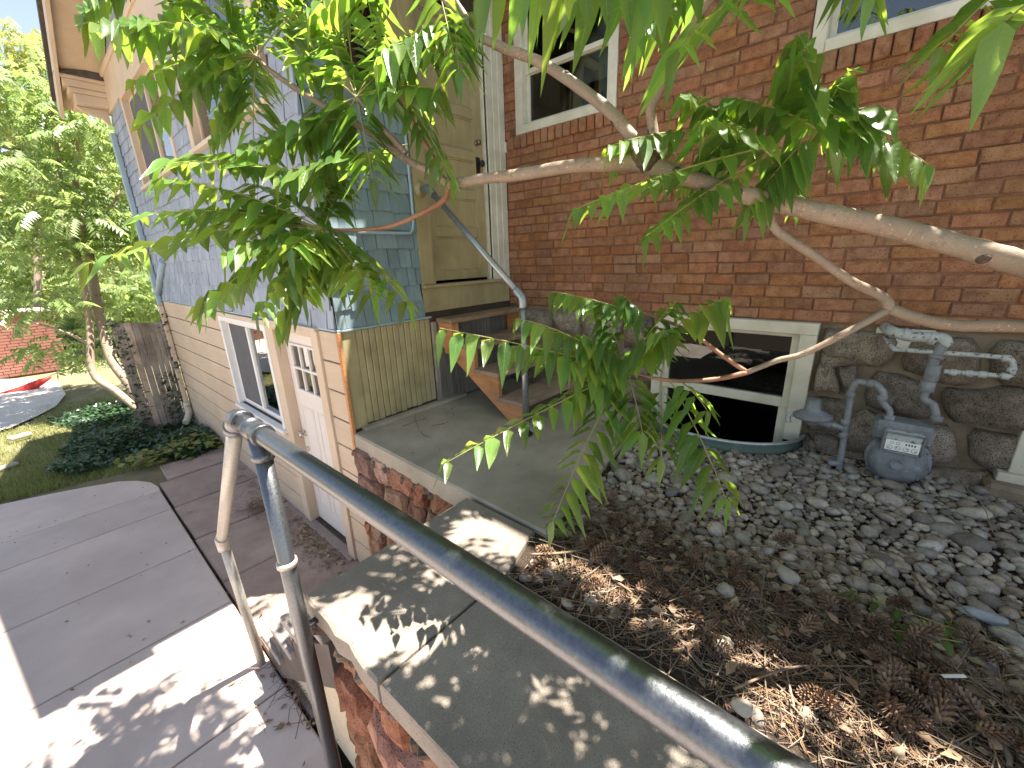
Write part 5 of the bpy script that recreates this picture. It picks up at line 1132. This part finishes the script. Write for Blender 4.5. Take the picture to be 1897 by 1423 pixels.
# grass
def blades(N, fp, h):
    P = np.array([fp() for _ in range(N)]); a = RNG.uniform(0, 6.28, N); H = RNG.uniform(h * .5, h * 1.3, N); w_ = .004
    s = np.stack([np.cos(a), np.sin(a), 0 * a], 1) * w_; lean = RNG.normal(0, .4, (N, 3)) * H[:, None]; lean[:, 2] = H
    V = np.stack([P - s, P + s, P + lean], 1).reshape(-1, 3); F_ = np.arange(N * 3).reshape(-1, 3); return V, F_
def gp():
    while True:
        y = 7.0 + RNG.exponential(2.6); x = RNG.uniform(-5, .9)
        if y < 13 and not (11.6 < y and x < -.5) and y > 7.75 - .35 * max(-2.9, min(.5, x)) * .9 - .12 and not (x > .3 and y < 7.1) and RNG.uniform() > (.5 if abs(math.sin(x * 2.3 + y * 1.1)) < .25 else 0): return (x, y, ZP - .06)
V, F_ = blades(45000, gp, .085); o = link('grass', raw_mesh('grass', V, F_, ['grass'], 3)); tag(o, 'patchy sunlit lawn grass beyond the concrete patio', 'grass', kind='stuff')
for k, (u, v, s, lab) in enumerate(((38, 812, .14, 'pale stone block lying at the edge of the lawn'), (15, 868, .12, 'pale stone at the left edge of the lawn by the patio'))):
    o = MB().box((-s, -s * .4, 0), (s, s * .4, s * .5), .02, axisM(on_z(u, v, ZP - .03), (0, 0, 1), (.9, .3, 0))).build('stone_block', 'whitestone'); tag(o, lab, 'stone')
# tree of heaven crowns
def far_leaf():
    tv = []; tf = []
    def lf(o, d, L, nx):
        b = len(tv); o = np.array(o); d = np.array(d) / np.linalg.norm(d); s = np.cross(d, [0, 0, 1.0]); s /= np.linalg.norm(s) + 1e-9
        tv.extend([o, o + d * L * .4 + s * L * .2 + np.array([0, 0, .04 * L]), o + d * L - np.array([0, 0, .15 * L]), o + d * L * .4 - s * L * .2 + np.array([0, 0, .04 * L])]); tf.append((b, b + 1, b + 2, b + 3))
    for i in range(7):
        t = .22 + .74 * i / 6; o = (t, 0, .35 * t - .5 * t * t)
        for s in (-1, 1): lf(o, (.35, s, -.75), .30, 0)
    lf((1, 0, -.15), (1, 0, -.4), .24, 0)
    return np.array(tv), np.array(tf)
FLV, FLF = far_leaf()
def far_tree(name, label, base, limbs, blobs, N, size, mat, seed, trunk_r, group=None):
    rg = np.random.default_rng(seed); root = empty(name, base, label, 'tree', group)
    m = MB()
    for pts_, r in limbs: m.tube(catmull(pts_, 5), lerps([r, r * .75, r * .4], (len(pts_) - 1) * 5 + 1), 9)
    m.build('trunk', 'farbark', root)
    T_ = []; A_ = []
    wts = np.array([b[1][0] * b[1][1] * b[1][2] for b in blobs]); wts = wts / wts.sum()
    for k in range(N):
        c, s = blobs[rg.choice(len(blobs), p=wts)]; v = rg.normal(size=3); v /= np.linalg.norm(v); v *= rg.uniform(.25, 1) ** .5
        T_.append(np.array(c) + v * np.array(s)); A_.append(math.atan2(v[1], v[0]) + rg.normal(0, .8))
    T_ = np.array(T_); a = np.array(A_); t = rg.normal(.25, .5, N); S = rg.uniform(.75, 1.25, N) * size
    cz, sz = np.cos(a), np.sin(a); ct, st_ = np.cos(t), np.sin(t)
    R_ = np.stack([np.stack([cz * ct, -sz, cz * st_], -1), np.stack([sz * ct, cz, sz * st_], -1), np.stack([-st_, 0 * a, ct], -1)], 1) * S[:, None, None]
    V, F_ = scatter(FLV, FLF, (R_, T_)); o = link('crown', raw_mesh('crown', V, F_, [mat], 4), root); return root
g_ = 10.3
A0 = on_z(268, 768, ZP - .05)
D = lambda u, v, d: at(u, v, d)
dA = proj(A0)[2]
far_tree('leaning_tree', 'slender tree with leaning twin trunks rising from the ivy beside the fence', A0,
    [([A0, D(215, 725, dA - .1), D(172, 690, dA - .2), D(166, 600, dA - .2), D(148, 490, dA - .3), D(122, 380, dA - .3), D(95, 200, dA - .3)], .075), ([A0 + Vector((.05, .1, 0)), D(240, 710, dA), D(205, 660, dA), D(182, 570, dA), D(160, 440, dA), D(140, 330, dA), D(150, 180, dA)], .11), ([D(170, 640, dA - .2), D(120, 615, dA - .4), D(50, 595, dA - .6)], .035), ([D(205, 665, dA), D(238, 610, dA - .2)], .025), ([D(150, 440, dA), D(200, 390, dA), D(235, 330, dA + .2)], .04)],
    [(D(120, 420, dA - .2), (.9, 1.0, .7)), (D(60, 330, dA - .4), (.9, 1.0, .6)), (D(170, 260, dA), (.8, 1.0, .7)), (D(210, 420, dA + .3), (.6, .9, .7)), (D(90, 560, dA - .2), (.8, .8, .35)), (D(100, 200, dA), (.9, 1, .7)), (D(130, 640, dA + .2), (.55, .7, .35))], 1000, .42, 'farleaf', 1, .1)
far_tree('tall_tree', 'tall airy tree with reddish young tips against the blue sky', D(40, 720, 14), [([D(60, 760, 14.5), D(70, 500, 14.5), D(60, 250, 14.5), D(75, 110, 14.5)], .12)],
    [(D(70, 230, 14.5), (1.3, 1.4, 1.2)), (D(-20, 330, 14.5), (1.5, 1.4, 1.3)), (D(90, 130, 14.5), (.9, 1, .7)), (D(-30, 170, 14), (1.0, 1, .9)), (D(10, 90, 14), (.9, 1, .7)), (D(60, 75, 14.5), (.6, .8, .55)), (D(180, 330, 14.5), (1.0, 1, .8))], 1500, .5, 'farleaf2', 2, .1)
far_tree('bushy_tree', 'bushy green tree filling the gap beside the downspout behind the fence', D(235, 640, 15), [([D(230, 700, 15), D(225, 500, 15), D(200, 330, 15)], .12)],
    [(D(215, 500, 14), (1.2, 1.4, 1.1)), (D(190, 360, 14.5), (1.3, 1.3, 1.1)), (D(260, 530, 13), (.7, 1, .9)), (D(230, 270, 15), (1.0, 1.2, .9))], 1150, .42, 'farleaf', 3, .1)
far_tree('shade_tree', 'dark leafy tree standing behind the slender leaning tree', D(60, 640, 19), [([D(70, 700, 19), D(60, 450, 19), D(50, 300, 19)], .2)],
    [(D(60, 470, 19), (2.4, 2.2, 1.8)), (D(0, 560, 18), (1.6, 1.6, .9)), (D(150, 430, 20), (2.0, 2, 2)), (D(-60, 380, 19), (2, 2, 2)), (D(170, 300, 21), (1.8, 2, 1.6)), (D(200, 560, 18), (1.6, 1.5, 1.1))], 2600, .6, 'farleaf', 4, .2)
far_tree('low_shrub', 'low leafy shrub at the foot of the leaning tree by the pale path', D(110, 720, 12), [([D(120, 760, 12), D(115, 700, 12)], .03)],
    [(D(130, 715, 12), (.6, .6, .35)), (D(170, 740, 11.5), (.5, .5, .3)), (D(190, 690, 12.5), (.6, .6, .5)), (D(60, 690, 13), (.7, .6, .35))], 560, .3, 'farleaf', 5, .05)
far_tree('back_tree', 'broad pale green tree closing the view behind the fence', D(215, 700, 17), [([D(215, 720, 17), D(220, 560, 17), D(215, 430, 17)], .15)],
    [(D(215, 600, 16.5), (1.5, 1.6, 1.0)), (D(260, 620, 15), (1.0, 1.2, .9)), (D(160, 640, 16.5), (1.3, 1.4, .7)), (D(280, 560, 14), (.8, 1.2, .9))], 1500, .5, 'farleaf', 6, .2)
far_tree('distant_tree', 'rounded distant tree above the low red brick wall', D(40, 640, 26), [([D(40, 690, 26), D(40, 500, 26)], .25)],
    [(D(40, 560, 26), (3.2, 2.5, 1.9)), (D(-80, 540, 26), (3.0, 2.5, 2.2)), (D(140, 560, 27), (3.0, 2.5, 2.0)), (D(60, 420, 27), (3, 2.5, 2.4)), (D(230, 520, 28), (3, 2.5, 3))], 3000, .8, 'farleaf2', 7, .2)
gr = empty('far_garage', D(-10, 400, 30), 'pale-roofed garage glimpsed through the trees at the far left', 'building')
ga = D(-120, 350, 30); gb = D(45, 350, 30)
m = MB(); m.box((ga.x - 3, ga.y, ZP - .2), (gb.x, ga.y + 5, ga.z - .35)); m.build('wall', 'paleconc', gr)
m = MB(); m.prism([(ga.y - .5, ga.z - .35), (ga.y - .5, ga.z - .2), (ga.y + 2.5, ga.z + .5), (ga.y + 5.5, ga.z - .2), (ga.y + 5.5, ga.z - .35)], 'x', ga.x - 3.4, gb.x + .3); m.build('roof', 'whitestone', gr)
# neighbours at the far left
nb = empty('far_brick_building', (-4, 17.5, ZP), 'low red brick building beyond the pale path at the far left', 'building')
m = MB(); m.box((-12, 17.6, ZP - .2), (.2, 18, .30)); m.build('wall', 'mortar', nb)
m = MB(); zz_ = ZP
while zz_ < .25:
    x = -6.0 + random.uniform(0, .2)
    while x < .2: m.box((x, 17.56, zz_), (x + .205, 17.62, zz_ + .068), 0); x += .217
    zz_ += .08
o = m.build('brick_courses', 'farbrick', nb); o['kind'] = 'stuff'
m = MB(); m.box((-12.3, 17.5, .30), (.3, 18.1, .38)); m.build('roof', 'paleconc', nb)
hm = empty('red_hammock', D(40, 712, 10.2), 'gathered red fabric hammock slung toward the leaning tree', 'hammock')
ha, hb = D(-60, 757, 9.6), D(93, 696, 10.2); hp = [ha + (hb - ha) * t - UP * .10 * math.sin(math.pi * t * .9) for t in np.linspace(0, 1, 9)]
m = MB(); m.tube(hp, [.20, .19, .175, .16, .14, .12, .10, .075, .03], 12); m.tube([p + Vector((0, -.02, .06)) for p in hp[:-1]], [.12, .12, .11, .1, .09, .07, .06, .03], 8); m.build('fabric', 'red', hm)
MB().tube([hb, D(130, 682, 10.4), D(166, 668, dA - .2)], .008, 6).build('rope', 'black', hm)
MB().tube([ha, D(-200, 790, 9.2)], .008, 6).build('rope', 'black', hm)
